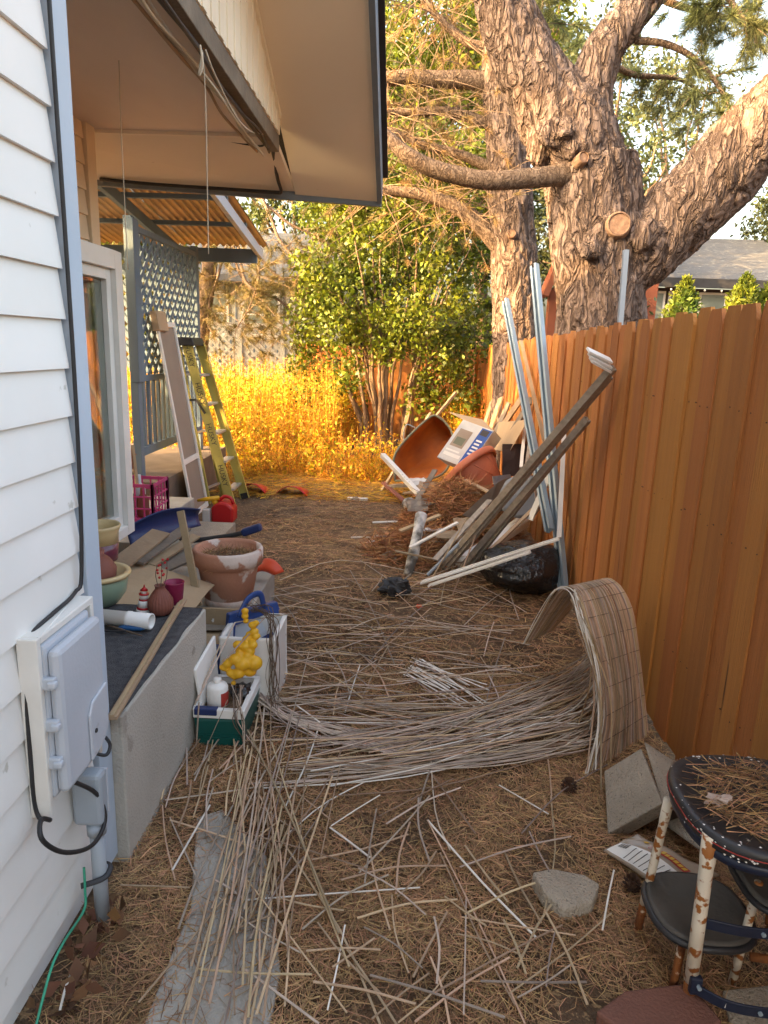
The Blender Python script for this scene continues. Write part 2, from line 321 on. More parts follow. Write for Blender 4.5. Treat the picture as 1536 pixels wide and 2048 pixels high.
# ---------------------------------------------------------------- house
WX = -.892
hs = thing('house', 'white lap-sided house with blue corner trim and wide tan roof overhang', 'house', (-1.5, 2, 0))
def lap(x, y0, y1, z, p, m, lean=.016):
    b = MB(); b.prism([(x, y0, z), (x+lean, y0, z), (x+lean*.95, y0, z+.012), (x+.002, y0, z+p+.01), (x-.008, y0, z+p+.01), (x-.008, y0, z)], (0, y1-y0, 0)); return b.build('siding_board', m, hs)
for k in range(-13, 17):
    z = 1.688+.1225*k
    if z > .06: lap(WX, -4, 1.832, z, .1225, 'siding')
RZ = lambda y: 2.66+.455*(5.3-y)                                    # underside of the roof, rising towards the ridge
b = MB(); b.lo((WX-.12, -4, 0), (WX-.01, 1.84, 3.70)); b.build('wall', 'siding', hs)
b = MB(); b.lo((WX-.03, 1.846, .03), (WX+.021, 1.935, 3.6)); b.build('corner_trim', 'trim_blue', hs, bevel=.003)
b = MB(); b.lo((-1.90, 1.86, .0), (WX, 1.932, 3.6)); b.build('return_wall', 'siding', hs)
# recess wall with the sliding door, its siding above the door
DX = -1.9
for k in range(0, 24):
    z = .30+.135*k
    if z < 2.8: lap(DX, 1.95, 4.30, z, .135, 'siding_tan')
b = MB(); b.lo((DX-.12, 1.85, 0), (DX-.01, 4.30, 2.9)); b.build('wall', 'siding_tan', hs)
b = MB(); b.lo((-8.7, -6.3, 0), (-1.0, 1.85, 2.95)).lo((-8.7, 1.86, 0), (-2.05, 4.37, 2.95)); b.build('sun_block_core', 'siding_tan', hs)  # solid blocks added inside the hollow house to stop sun leaking through
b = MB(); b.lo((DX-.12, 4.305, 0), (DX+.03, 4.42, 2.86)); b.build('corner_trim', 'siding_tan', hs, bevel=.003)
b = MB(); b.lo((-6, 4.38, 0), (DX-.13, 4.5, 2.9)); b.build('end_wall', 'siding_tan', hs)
dx0, dx1, dy0, dy1, dz0, dz1 = -1.84, -1.68, 2.35, 4.25, .46, 2.12
b = MB(); b.lo((dx0, dy1-.10, dz0), (dx1, dy1, dz1)).lo((dx0, dy0, dz0), (dx1, dy0+.1, dz1)).lo((dx0, dy0+.1, dz1-.10), (dx1, dy1-.1, dz1)).lo((dx0, dy0+.1, dz0), (dx1, dy1-.1, dz0+.06))
dr = b.build('sliding_door', 'white_paint', hs, bevel=.004); dr['label'] = 'white framed sliding glass door'
b = MB(); b.lo((dx0+.04, dy1-.16, dz0+.06), (dx1-.03, dy1-.102, dz1-.1)).lo((dx0+.04, dy0+.1, dz1-.16), (dx1-.03, dy1-.16, dz1-.102)).lo((dx0+.04, dy0+.1, dz0+.062), (dx1-.03, dy1-.16, dz0+.13)); b.build('sash', 'white_paint', dr, bevel=.003)
b = MB(); b.lo((dx1-.07, dy0+.1, dz0+.13), (dx1-.062, dy1-.16, dz1-.16)); b.build('pane', 'glass', dr)
b = MB(); b.sheet(lambda u, v: (dx0+.015+.012*math.sin(u*90), dy0+.1+u*(dy1-dy0-.26), dz0+.06+v*(dz1-dz0-.2)), 60, 2); b.build('curtain', 'curtain', dr, smooth=True)
# flat plywood ceiling over the recess, sloping eave soffit, gable infill, rake soffit
b = MB(); b.lo((-1.9, 1.94, 2.82), (-.86, 4.46, 2.86)); b.build('ceiling', 'plywood', hs)
b = MB(); b.hexa([(-2.6, 4.46, 2.835), (-.845, 4.46, 2.835), (-.845, 5.3, 2.68), (-2.6, 5.3, 2.73), (-2.6, 4.46, 2.87), (-.845, 4.46, 2.87), (-.845, 5.3, 2.72), (-2.6, 5.3, 2.77)]); b.build('eave_soffit', 'soffit', hs)
b = MB(); b.lo((-1.9, 4.44, 2.80), (-.86, 4.47, 2.819)); b.build('ceiling_trim', 'soffit', hs)
xr0, xr1 = -.84, -.265
b = MB(); b.hexa([(xr0, -7, RZ(-1.0)-6*.455), (xr1, -7, RZ(-1.0)-6*.455), (xr1, -1, RZ(-1)), (xr0, -1, RZ(-1)), (xr0, -7, RZ(-1)-6*.455+.03), (xr1, -7, RZ(-1)-6*.455+.03), (xr1, -1, RZ(-1)+.03), (xr0, -1, RZ(-1)+.03)])
b.build('rake_soffit', 'soffit', hs)
for ya, yb in ((-1, 1.45), (1.454, 3.35), (3.354, 5.3)): b = MB(); b.hexa([(xr0, ya, RZ(ya)), (xr1, ya, RZ(ya)-.03*(ya+1)/6.3), (xr1, yb, RZ(yb)-.03*(yb+1)/6.3), (xr0, yb, RZ(yb)), (xr0, ya, RZ(ya)+.03), (xr1, ya, RZ(ya)+.03), (xr1, yb, RZ(yb)+.03), (xr0, yb, RZ(yb)+.03)]); b.build('soffit_panel', 'soffit', hs)
y = 1.2; k = 0                                                       # ribbed white gable siding, narrow vertical boards
while y < 4.62:
    zt = RZ(y+.03)-.004; b = MB(); b.prism([(-.847, y, 2.87), (-.847, y, zt), (-.847, y+.062, RZ(y+.062)-.004), (-.847, y+.062, 2.87)], (.014 if k % 2 else .02, 0, 0)); b.build('gable_rib', 'ribs_white', hs); y += .064; k += 1
b = MB(); b.prism([(-.86, -4, 2.87), (-.86, 4.7, 2.87), (-.86, 4.7, 2.93), (-.86, -1, RZ(-1)-.01), (-.86, -4, RZ(-1)-3*.455)], (.012, 0, 0)); b.build('gable_wall', 'ribs_white', hs)
b = MB(); b.lo((-.90, 1.94, 2.775), (-.838, 4.66, 2.868)); b.build('beam', 'wood_grey', hs, bevel=.004)
b = MB(); b.bar((-.825, 1.3, RZ(1.3)-.03), (-.825, 4.6, RZ(4.6)-.02), .02, .03); b.build('gable_moulding', 'ribs_white', hs)
b = MB(); b.bar((xr1+.018, 5.33, 2.70), (xr1+.018, -1, RZ(-1)+.06), .034, .19); b.build('rake_board', 'trim_dark', hs, bevel=.004)
b = MB(); b.bar((xr1+.045, 5.34, 2.80), (xr1+.045, -1, RZ(-1)+.15), .05, .02); b.build('drip_edge', 'black_plastic', hs)
b = MB(); b.hexa([(-2.7, 5.305, 2.70), (xr1+.03, 5.305, 2.60), (xr1+.03, 5.34, 2.60), (-2.7, 5.34, 2.70), (-2.7, 5.305, 2.80), (xr1+.03, 5.305, 2.72), (xr1+.03, 5.34, 2.72), (-2.7, 5.34, 2.80)]); b.build('eave_board', 'trim_dark', hs, bevel=.004)
b = MB()
for ya, yb, za, zb in ((-1, 5.36, RZ(-1)+.12, 2.80), (-7.4, -1, RZ(-1)-6.4*.455+.12, RZ(-1)+.12)):
    b.hexa([(-9, ya, za), (xr1+.06, ya, za), (xr1+.06, yb, zb), (-9, yb, zb), (-9, ya, za+.08), (xr1+.06, ya, za+.08), (xr1+.06, yb, zb+.08), (-9, yb, zb+.08)])
b.build('roof', 'shingle_dark', hs)
b = MB(); b.lo((-9, -6.5, 0), (-1.95, -6.35, 3)); b.lo((-9, -6.5, 0), (-8.8, 4.4, 3)); b.build('far_wall', 'siding', hs)
# ---------------------------------------------------------------- cables and cords on the house
def cable(name, pts, r, m, label, cat, group=None, n=24):
    b = MB(); b.tube(spline(pts, n), r, 7); o = b.build(name, m, org=pts[0], smooth=True); return tag(o, label, cat, group)
cable('cable', [(-.866, 1.828, 3.6), (-.866, 1.834, 2.4), (-.866, 1.836, 1.5), PX(163, 1130, -.866), PX(150, 1185, -.866), PX(108, 1225, -.866), PX(66, 1265, -.866), PX(50, 1310, -.868), PX(52, 1380, -.868), PX(60, 1500, -.868), PX(70, 1610, -.868), PX(84, 1645, -.85)], .0055, 'black_rubber', 'black cable running down beside the corner trim to the utility box', 'cable', n=60)
cable('cable', [PX(100, 1640, -.83), PX(82, 1640, -.82), PX(85, 1680, -.80), PX(130, 1705, -.79), PX(185, 1690, -.79), PX(210, 1640, -.79), PX(195, 1590, -.80), PX(150, 1565, -.81), PX(120, 1560, -.84)], .006, 'black_rubber', 'black cable hanging in a loop under the utility box', 'cable', n=50)
cable('cable', [PX(185, 1505, -.83), PX(212, 1510, -.80), PX(220, 1490, -.80), PX(212, 1475, -.84)], .005, 'black_rubber', 'short black cable loop poking out at the corner trim', 'cable')
cable('grounding_wire', [PX(168, 1735, -.84), PX(170, 1780, -.835), PX(168, 1820, -.83), PX(130, 1880, -.82), PX(105, 1930, -.82), PX(85, 2000, -.82), PX(70, 2060, -.82)], .0035, 'copper_green', 'thin green wire running down the white siding to the soil', 'wire', n=40)
cable('hanging_cord', [PY(233, -60, 3.4), PY(240, 200, 3.4), PY(248, 380, 3.41), PY(256, 540, 3.41)], .0022, 'string', 'pale cord hanging down in front of the lattice post', 'cord')
cable('hanging_cord', [PY(405, 100, 3.0), PY(411, 200, 3.0), PY(415, 400, 3.0), PY(417, 508, 3.0)], .002, 'string', 'pale cord hanging from the cable bundle under the soffit', 'cord')
bun = thing('blind_cord_bundle', 'tangled pale cords and slats strung along the beam under the overhang', 'cord bundle', (-.9, 3.2, 2.75))
for i, (dx, dz, r_, m_) in enumerate([(-.02, -.01, .012, 'string'), (.0, -.03, .006, 'string'), (-.045, -.02, .007, 'wood_raw'), (.025, .0, .009, 'black_rubber'), (.04, -.012, .007, 'black_rubber')]):
    b = MB(); pts = [V((-.90+dx+.012*math.sin(k*1.7+i), 1.95+k*.36, 2.76+dz-.022*abs(math.sin(k*1.3+i*2)))) for k in range(8)]
    b.tube(spline(pts, 40), r_, 6); b.build('strand', m_, bun, smooth=True)
for pts in ([PY(411, 100, 3.0), PY(430, 150, 3.1), PY(470, 230, 3.6), PY(500, 262, 4.0), PY(527, 268, 4.3)], [PY(400, 90, 2.9), PY(405, 130, 2.9), PY(398, 150, 2.9), PY(404, 105, 2.92)]):
    b = MB(); b.tube(spline(pts, 24), .004, 5); b.build('loose_cord', 'string', bun, smooth=True)
cable('cable', [PY(545, 285, 4.55), PY(548, 320, 4.85), PY(556, 360, 5.1), PY(562, 383, 5.22), PY(545, 385, 5.24), PY(450, 378, 5.24), PY(300, 368, 5.24), PY(200, 358, 5.24)], .012, 'black_rubber', 'black cable running along the eave trim under the soffit', 'cable', n=50)
cable('cable', [PY(460, 282, 4.6), PY(490, 288, 4.62), PY(522, 292, 4.6), PY(531, 285, 4.55)], .006, 'black_rubber', 'short black cable drooping from the eave soffit beside the beam', 'cable')
# ---------------------------------------------------------------- utility box and conduit on the wall
ub = thing('utility_box', 'grey plastic utility box with three latches on the white siding', 'utility box', (-.85, 1.63, .48))
y0, y1, z0, z1 = 1.485, 1.785, .49, .962
b = MB(); b.lo((-.88, y0, z0), (-.83, y0+.018, z1)).lo((-.88, y0+.018, z1-.018), (-.83, y1, z1)).lo((-.88, y1-.018, z0), (-.83, y1, z1-.018)); b.build('mounting_frame', 'white_paint', ub, bevel=.003)
b = MB(); b.lo((-.88, y0+.02, .53), (-.825, 1.75, .94)); b.build('back_tray', 'grey_plastic', ub, bevel=.012)
b = MB(); b.prism([(-.825, y0+.025, .545), (-.825, y0+.025, .925), (-.825, 1.745, .925), (-.825, 1.745, .60), (-.825, 1.71, .57), (-.825, 1.69, .545)], (.032, 0, 0)); b.build('cover', 'grey_plastic', ub, bevel=.014)
b = MB(); b.prism([(-.793, 1.63, .56), (-.793, 1.63, .69), (-.793, 1.65, .72), (-.793, 1.738, .735), (-.793, 1.738, .61), (-.793, 1.71, .58)], (.008, 0, 0)); b.build('raised_panel', 'grey_plastic', ub, bevel=.005)
b = MB(); b.tube([(-.786, 1.655, .635), (-.782, 1.655, .635)], .006, 10); b.build('screw', 'black_plastic', ub)
for z in (.845, .735, .635):
    b = MB(); b.lo((-.845, y0+.01, z-.015), (-.802, y0+.028, z+.015)).lo((-.818, y0+.004, z-.008), (-.797, y0+.022, z+.008)); b.build('latch', 'grey_plastic', ub, bevel=.004)
cd = thing('conduit', 'grey conduit elbow box and pipe standing against the white siding', 'conduit', (-.81, 1.69, 0))
b = MB(); b.lo((-.872, 1.665, .33), (-.79, 1.715, .49)); b.build('elbow_box', 'pvc_grey', cd, bevel=.012)
b = MB(); b.lo((-.842, 1.718, .34), (-.793, 1.726, .48)); b.build('cover_plate', 'grey_plastic', cd, bevel=.003)
for z in (.355, .47): b = MB(); b.tube([(-.80, 1.725, z), (-.80, 1.731, z)], .005, 8); b.build('screw', 'aluminium', cd)
b = MB(); b.tube([(-.818, 1.69, -.02), (-.818, 1.69, .33)], .02, 16); b.build('pipe', 'pvc_grey', cd, smooth=True)
b = MB(); b.tube([(-.818, 1.69, .295), (-.818, 1.69, .325)], .026, 16); b.build('collar', 'pvc_grey', cd, smooth=True)
b = MB(); b.tube(spline([(-.85, 1.64, .16), (-.80, 1.665, .165), (-.79, 1.69, .17), (-.80, 1.715, .175), (-.85, 1.73, .17)], 14), .008, 6, flat=.4); b.build('strap', 'black_plastic', cd)
# ---------------------------------------------------------------- concrete steps
SX = -.835
st = thing('porch_step', 'tall concrete step block topped with dark grey carpet', 'step', (-1.35, 2.4, 0))
b = MB(); b.lo((-1.89, 1.937, -.03), (SX, 2.86, .512)); b.build('block', 'stucco', st, bevel=.006)
b = MB(); b.sheet(lambda u, v: (-1.88+u*(1.88+SX-.012-.008*noise.noise(V((v*6, 1, 2)))), 1.945+v*.905, .518+.004*noise.noise(V((u*8, v*8, 1)))), 30, 24, .005); b.build('carpet', 'carpet', st, smooth=True)
b = MB(); b.lo((-1.89, 2.863, -.03), (SX+.005, 4.44, .178)); o = b.build('lower_step', 'concrete', bevel=.008, org=(-1.4, 3.6, 0)); tag(o, 'low concrete slab under the big terracotta pot', 'slab')
b = MB(); b.lo((-3.2, 4.52, -.03), (-1.822, 5.98, .30)); o = b.build('concrete_step', 'concrete', bevel=.008, org=(-2.4, 5.2, 0)); tag(o, 'concrete step carrying the pink milk crate', 'step')
b = MB(); b.lo((-1.815, 4.95, -.03), (-1.452, 5.94, .10)); o = b.build('concrete_slab', 'paver', bevel=.008, org=(-1.6, 5.4, 0)); tag(o, 'low weathered slab in front of the red fuel can', 'slab')
# ---------------------------------------------------------------- covered porch with lattice
pc = thing('porch', 'slate blue covered porch with lattice screens and corrugated amber roof', 'porch', (-2.8, 6.3, 0))
b = MB(); b.lo((-5, 5.985, -.03), (-2.12, 8.25, .42)); b.build('porch_floor', 'deck_brown', pc, bevel=.008)
LX = -2.35; ly0, ly1, lz0, lz1 = 6.23, 7.91, 1.325, 2.51
def lattice(axis, c, a0, a1, z0, z1, st_, wd, m_, parent):
    def pt(a, z, off): return V((c+off, a, z)) if axis == 'x' else V((a, c+off, z))
    k = a0-(z1-z0)
    while k < a1:
        for sg in (1, -1):
            if sg == 1: p = [k, z0]; q = [k+(z1-z0), z1]
            else: p = [k, z1]; q = [k+(z1-z0), z0]
            L_ = q[0]-p[0]; t0 = max(0, (a0-p[0])/L_); t1 = min(1, (a1-p[0])/L_)
            if t1-t0 < .03: continue
            A = (p[0]+t0*L_, p[1]+t0*(q[1]-p[1])); B = (p[0]+t1*L_, p[1]+t1*(q[1]-p[1]))
            bb = MB(); bb.bar(pt(*A, .006*sg), pt(*B, .006*sg), .010, wd, up=(0, 0, 1)) if axis == 'x' else bb.bar(pt(*A, .006*sg), pt(*B, .006*sg), .010, wd)
            bb.build('lattice_slat', m_, parent)
        k += st_
lattice('x', LX, ly0, ly1, lz0, lz1, .152, .040, 'slate_blue', pc)
lattice('y', 8.09, -3.75, -2.42, 1.26, 2.49, .165, .05, 'slate_blue', pc)
for yy in (6.14, 7.96): b = MB(); b.lo((LX-.04, yy-.04, .42), (LX+.03, yy+.04, 2.62)); b.build('post', 'slate_blue', pc, bevel=.004)
b = MB(); b.lo((LX-.30, 6.28, .42), (LX-.19, 6.39, 1.38)); b.build('post', 'slate_blue', pc, bevel=.004)
for z_, h_ in ((2.535, .05), (1.295, .05), (.655, .075)): b = MB(); b.lo((LX-.025, 6.19, z_-h_/2), (LX+.028, 7.91, z_+h_/2)); b.build('rail', 'slate_blue', pc, bevel=.003)
b = MB(); b.lo((LX-.02, 6.08, 1.27), (LX+.05, 6.21, 2.60)); b.build('lattice_frame', 'slate_blue', pc, bevel=.003)
for i in range(13): yy = 6.29+i*.127; b = MB(); b.lo((LX-.014, yy-.024, .694), (LX+.014, yy+.024, 1.268)); b.build('baluster', 'slate_blue', pc, bevel=.002)
pz = lambda y: 2.97-.145*(y-6.05)                                     # top of the rafters
for xx in (-1.70, -2.62, -3.55): b = MB(); b.bar((xx, 5.42, pz(5.42)-.05), (xx, 8.30, pz(8.30)-.05), .045, .10); b.build('rafter', 'slate_blue' if xx < -1.8 else 'trim_blue', pc, bevel=.003)
for yy in (6.0, 6.75, 7.5): b = MB(); b.lo((-4.5, yy-.03, pz(yy)+.002), (-1.68, yy+.03, pz(yy)+.042)); b.build('purlin', 'slate_blue', pc)
b = MB(); b.lo((-4.5, 8.12, 2.485), (-1.71, 8.17, 2.63)); b.build('header_beam', 'slate_blue', pc, bevel=.003)
b = MB(); b.bar((-2.62, 5.60, 2.68), (-2.95, 5.60, 2.37), .05, .09); b.build('brace', 'slate_blue', pc)
b = MB(); b.lo((-2.60, 5.55, 2.55), (-2.48, 5.65, 3.0)); b.build('bracket', 'slate_blue', pc)
for i, xa in enumerate((-4.36, -3.46, -2.56)):
    b = MB(); b.sheet(lambda u, v: (xa+u*.93, 5.40+v*3.0, pz(5.40+v*3.0)+.058+.014*math.sin((xa+u*.93)*2*math.pi/.076)+i*.004), 96, 2); b.build('corrugated_sheet', 'poly_amber', pc, smooth=True)
# ---------------------------------------------------------------- fence
fc = thing('fence', 'orange-brown stained wooden fence of dog-eared boards', 'fence', (1.19, 6, 0))
FX = 1.18; FT = lambda y: 1.842-.0165*(y-2.5)
def board_mesh(wd, ear, th):
    b = MB(); b.prism([(0, 0, 0), (0, wd, 0), (0, wd, 1-ear), (0, wd-ear*.8, 1), (0, ear*.8, 1), (0, 0, 1-ear)], (th, 0, 0))
    me = bpy.data.meshes.new('board'); me.from_pydata(b.v, [], b.f); me.materials.append(MATS['fence_wood']); return me
bms = [board_mesh(.141+.001*(i % 3-1), .026+.006*(i % 2), .017) for i in range(5)]
y = .35; i = 0; nails = MB()
while y < 12.1:
    o = bpy.data.objects.new('board', bms[i % 5]); C.objects.link(o); o.parent = fc
    off = (.006 if i % 2 else -.004)+random.uniform(-.003, .003); o.location = V((FX+off, y, .02))-ORG[fc.name]; o.scale = (1, 1, FT(y)-.02+random.uniform(-.012, .010)); o.rotation_euler = (R(random.uniform(-.06, .06)), R(random.uniform(-.15, .15)), 0)
    for z in (.42, 1.02, 1.46):
        for dy in (.03, .105):
            if y < 6 and random.random() < .7: zz = z+random.gauss(0, .008); nails.tube([(FX+off-.001, y+dy+random.gauss(0, .006), zz), (FX+off+.002, y+dy, zz)], .0024, 6)
    y += .1355; i += 1
o = nails.build('nail_heads', 'nail', fc); o['kind'] = 'stuff'
for z in (.42, 1.02, 1.46): b = MB(); b.lo((FX+.028, .3, z-.045), (FX+.066, 12.2, z+.045)); b.build('rail', 'fence_wood', fc)
for yy in (.5, 2.9, 5.3, 7.7, 10.1): b = MB(); b.lo((FX+.067, yy-.045, 0), (FX+.157, yy+.045, 1.75)); b.build('post', 'fence_wood', fc)
b = MB(); b.lo((FX-.06, 12.14, 0), (FX+.03, 12.23, 1.70)); b.build('post', 'fence_wood', fc)
fb = thing('back_fence', 'sunlit yellow-brown board fence at the far end behind the shrub', 'fence', (0, 12.9, 0))
for i in range(22):
    o = bpy.data.objects.new('board', bms[i % 5]); C.objects.link(o); o.parent = fb; x = FX-.02-i*.142
    o.location = V((x, 12.7+random.uniform(-.006, .006), .02))-ORG[fb.name]; o.rotation_euler = (0, 0, R(90)); o.scale = (1, 1, 1.62+random.uniform(-.015, .015))
for z in (.42, 1.4): b = MB(); b.lo((-2, 12.722, z-.045), (FX+.1, 12.76, z+.045)); b.build('rail', 'fence_wood', fb)
ps = thing('steel_post', 'grey steel channel post standing against the trunk behind the fence', 'post', PX(1246, 640, 1.3))
pa, pb = PX(1243, 690, 1.29), PX(1252, 500, 1.29); pa.z -= .7
for dx, wd, dp in ((0, .006, .03), (.014, .03, .005), (-.014, .03, .005)): b = MB(); b.bar(pa+V((0, dx, 0)), pb+V((0, dx, 0)), wd, dp, up=(0, 1, 0)); b.build('flange' if dx else 'web', 'pvc_grey', ps)
# ---------------------------------------------------------------- trees
mat('pine_bough', (.17, .115, .04), .7, (.085, .09, .03), 1.2, 0, isl=.5, transl=.25)
def bark_mesh(name, tubes, voxel, amp, parent, fz=4.2, fx=17, blobs=()):
    b = MB()
    for pts, rs in tubes: sp = spline(pts, 5*(len(pts)-1)); b.tube(sp, list(np.interp(np.linspace(0, 1, len(sp)), np.linspace(0, 1, len(rs)), rs)), 20)
    for c, r_, s_ in blobs: b.ball(c, r_, 14, 9, s_, jit=.3)
    me = bpy.data.meshes.new(name+'_raw'); me.from_pydata(b.v, [], b.f); o = bpy.data.objects.new(name+'_raw', me); C.objects.link(o)
    md = o.modifiers.new('r', 'REMESH'); md.mode = 'VOXEL'; md.voxel_size = voxel
    sm = o.modifiers.new('s', 'SMOOTH'); sm.iterations = 4
    dg = bpy.context.evaluated_depsgraph_get(); m2 = bpy.data.meshes.new_from_object(o.evaluated_get(dg)); bpy.data.objects.remove(o)
    n = len(m2.vertices); co = np.empty(n*3, np.float32); m2.vertices.foreach_get('co', co); co = co.reshape(-1, 3)
    no = np.empty(n*3, np.float32); m2.vertex_normals.foreach_get('vector', no); no = no.reshape(-1, 3)
    d = np.empty(n, np.float32)
    for i in range(n):
        x, y, z = co[i]; f1 = noise.noise(V((x*6.5, y*6.5, z*2.2)))+.35*noise.noise(V((x*15, y*15, z*5))); e = min(1, abs(f1)*4.5)      # long fissures between plates
        d[i] = amp*(e-.6)+amp*.4*noise.noise(V((x*34, y*34, z*16)))+amp*1.3*noise.noise(V((x*3.2, y*3.2, z*2.2)))
    co = co+no*d[:, None]-np.array(ORG[parent.name], np.float32)
    m2.vertices.foreach_set('co', co.ravel()); m2.update()
    return link(name, m2, 'bark', parent, True, 0, V((0, 0, 0)))
TY = 6.5
def T(u, v, y=TY): return PY(u, v, y)
pt = thing('pine_tree', 'massive forked pine with thick grey-pink bark rising behind the fence', 'tree', (1.68, 6.5, 0))
tb = [([(1.72, 6.5, -.1), (1.70, 6.5, .8), T(1200, 640), T(1195, 520), T(1190, 420), T(1175, 330)], [.46, .42, .38, .37, .39, .40]),
      ([T(1185, 400), T(1150, 290), T(1095, 200), T(1045, 110), T(1010, 20), T(985, -100), T(960, -300)], [.36, .37, .31, .25, .22, .2, .17]),
      ([T(1190, 360), T(1178, 260), T(1182, 170), T(1208, 100), T(1262, 30), T(1330, -50), T(1400, -200)], [.3, .2, .165, .155, .15, .14, .12]),
      ([T(1205, 560), T(1290, 500, 6.45), T(1360, 430, 6.4), T(1435, 355, 6.3), T(1500, 280, 6.2), T(1580, 210, 6.1), T(1700, 150, 6.0)], [.26, .30, .31, .30, .29, .28, .25])]
bark_mesh('trunk', tb, .017, .024, pt, blobs=[(T(1120, 270, 6.25), .2, (1.1, .8, .7)), (T(1160, 300, 6.2), .15, (1, .7, .8)), (T(1225, 445, 6.15), .12, (1, .5, 1)), (T(1180, 500, 6.12), .1, (1, .6, .8)), (T(1080, 290, 6.35), .13, (.9, .8, 1.3)), (T(1290, 470, 6.15), .12, (1.2, .6, 1))])
def disc(c, r, nrm, m, parent, name):
    b = MB(); q = V(nrm).to_track_quat('Z', 'Y').to_matrix(); b.lathe([(r*1.5, -.09), (r*1.22, .004), (r*1.08, .012), (r, .0), (r*.5, .003), (.0001, .0)], c, 20, q); return b.build(name, m, parent, smooth=False)
disc(T(1238, 448, 6.085), .078, (-.1, -1, .05), 'cutwood', pt, 'cut_stub'); disc(T(1167, 315, 6.09), .038, (.2, -1, .2), 'cutwood', pt, 'cut_stub'); disc(T(1180, 494, 6.09), .032, (-.1, -1, .1), 'bark_thin', pt, 'knot')
def limb(pts, rs, parent, name='branch', m='bark_limb', n=10, wob=.03):
    sp = spline(pts, 7*(len(pts)-1)); sp = [p+noise.noise_vector(p*2.2)*wob for p in sp]; b = MB(); b.tube(sp, list(np.interp(np.linspace(0, 1, len(sp)), np.linspace(0, 1, len(rs)), rs)), n); b.build(name, m, parent, smooth=True); return sp
tips = []
limb([T(1150, 350, 6.3), T(1060, 358, 6.2), T(960, 362, 6.1), T(870, 343, 6.05), T(810, 312, 6.0), T(770, 275, 6.0), T(720, 240, 6.0)], [.085, .08, .072, .068, .06, .05, .045], pt)
# second pine, behind
p2 = thing('pine_tree', 'straight second pine trunk standing just behind the forked pine', 'tree', (1.35, 9, 0)); S = lambda u, v, y=9: PY(u, v, y)
bark_mesh('trunk', [([(1.40, 9, -.1), (1.36, 9, .9), S(1031, 650), S(1025, 480), S(1018, 330), S(1010, 180), S(1000, 20), S(985, -200)], [.34, .3, .275, .262, .25, .24, .22, .18])], .018, .022, p2, fx=14)
disc(S(1024, 467, 8.7), .04, (-.2, -1, .1), 'cutwood', p2, 'cut_stub')
for pts, rs in (([S(1005, 495), S(955, 445), S(905, 408), S(840, 388), S(740, 375)], [.12, .10, .085, .07, .05]),
                ([S(1000, 345), S(950, 320), S(900, 300), S(840, 285), S(770, 258), S(700, 250)], [.08, .06, .05, .05, .045, .03]),
                ([S(990, 165), S(930, 160), S(850, 155), S(760, 158), S(680, 150)], [.11, .10, .09, .08, .06]),
                ([S(995, 250), S(940, 235), S(880, 220), S(800, 225), S(740, 215)], [.07, .06, .05, .04, .03]),
                ([S(985, 100), S(940, 90), S(905, 60), S(860, 20), S(820, -40)], [.06, .05, .045, .04, .03])):
    tips.append(limb(pts, rs, p2))
# thin dead twigs hanging in the crown of the second pine: one mass
def twigs(name, n, src, parent, m, ln=(.5, 1.3), droop=.7, r=.006, bias=(0, 0, 0)):
    b = MB(); ends = []
    for i in range(n):
        p = src(); d = (V((random.gauss(0, 1), random.gauss(0, .7), random.gauss(-.1, .7)))+V(bias)).normalized(); L = random.uniform(*ln); pts = [p]
        for k in range(4): d = (d+V((random.gauss(0, .25), random.gauss(0, .25), -droop*.18))).normalized(); pts.append(pts[-1]+d*L/4)
        b.tube(pts, [r, r*.9, r*.75, r*.6, r*.4], 4, cap=False); ends.append((pts[-1], d)); ends.append((pts[2], d))
    o = b.build(name, m, parent); o['kind'] = 'stuff'; return ends
def along(paths):
    def f(): s_ = random.choice(paths); i = random.randrange(len(s_)//4, len(s_)); return s_[i]
    return f
e = twigs('dead_twigs', 330, along(tips), p2, 'bark_thin', (.5, 1.5), .6)
sel = [x for x in e if random.random() < .45]
Pv = np.array([x[0] for x in sel]); Dv = np.array([x[1] for x in sel]); o = npmesh('needles', *tuft_arrays(Pv, Dv, 46, .13, .0025), 'pine_brown', p2); o['kind'] = 'stuff'
# pine sprays: branch with tufts, each its own part
def spray(pts, parent, rs, ntw, ntuft, m, ln=(.25, .6), nl=.16, droop=.5):
    sp = limb(pts, rs, parent); e = twigs('twigs', ntw, along([sp]), parent, 'bark_thin', ln, droop, .005)
    Pv = np.array([x[0] for x in e]); Dv = np.array([x[1] for x in e]); o = npmesh('needles', *tuft_arrays(Pv, Dv, ntuft, nl, .003, .75), m, parent); o['kind'] = 'stuff'
for q in ([T(1270, 80), T(1340, 90), T(1400, 120), T(1440, 180), T(1460, 240)], [T(1200, 120, 7), T(1280, 150, 7.2), T(1360, 160, 7.4), T(1420, 200, 7.5)], [T(1330, 0, 6.8), T(1400, 20, 6.8), T(1480, 40, 7), T(1560, 60, 7)],
          [T(1180, 160, 7.5), T(1110, 100, 7.8), T(1080, 40, 8), T(1100, -40, 8)], [T(1400, -80, 6.2), T(1460, 0, 6.2), T(1510, 60, 6.2)]):
    spray(q, pt, [.03, .025, .018, .008], 16, 110, 'pine_green', (.2, .45))
p3 = thing('pine_tree', 'scraggly golden-brown pine with drooping boughs behind the porch roof', 'tree', (-3.6, 12, 0)); U = lambda u, v, y=11.5: PY(u, v, y)
limb([(-3.55, 12, -.1), (-3.5, 12, 1.5), (-3.3, 12, 3.0), (-3.4, 12, 5), (-3.5, 12, 7)], [.16, .14, .12, .1, .06], p3, 'trunk')
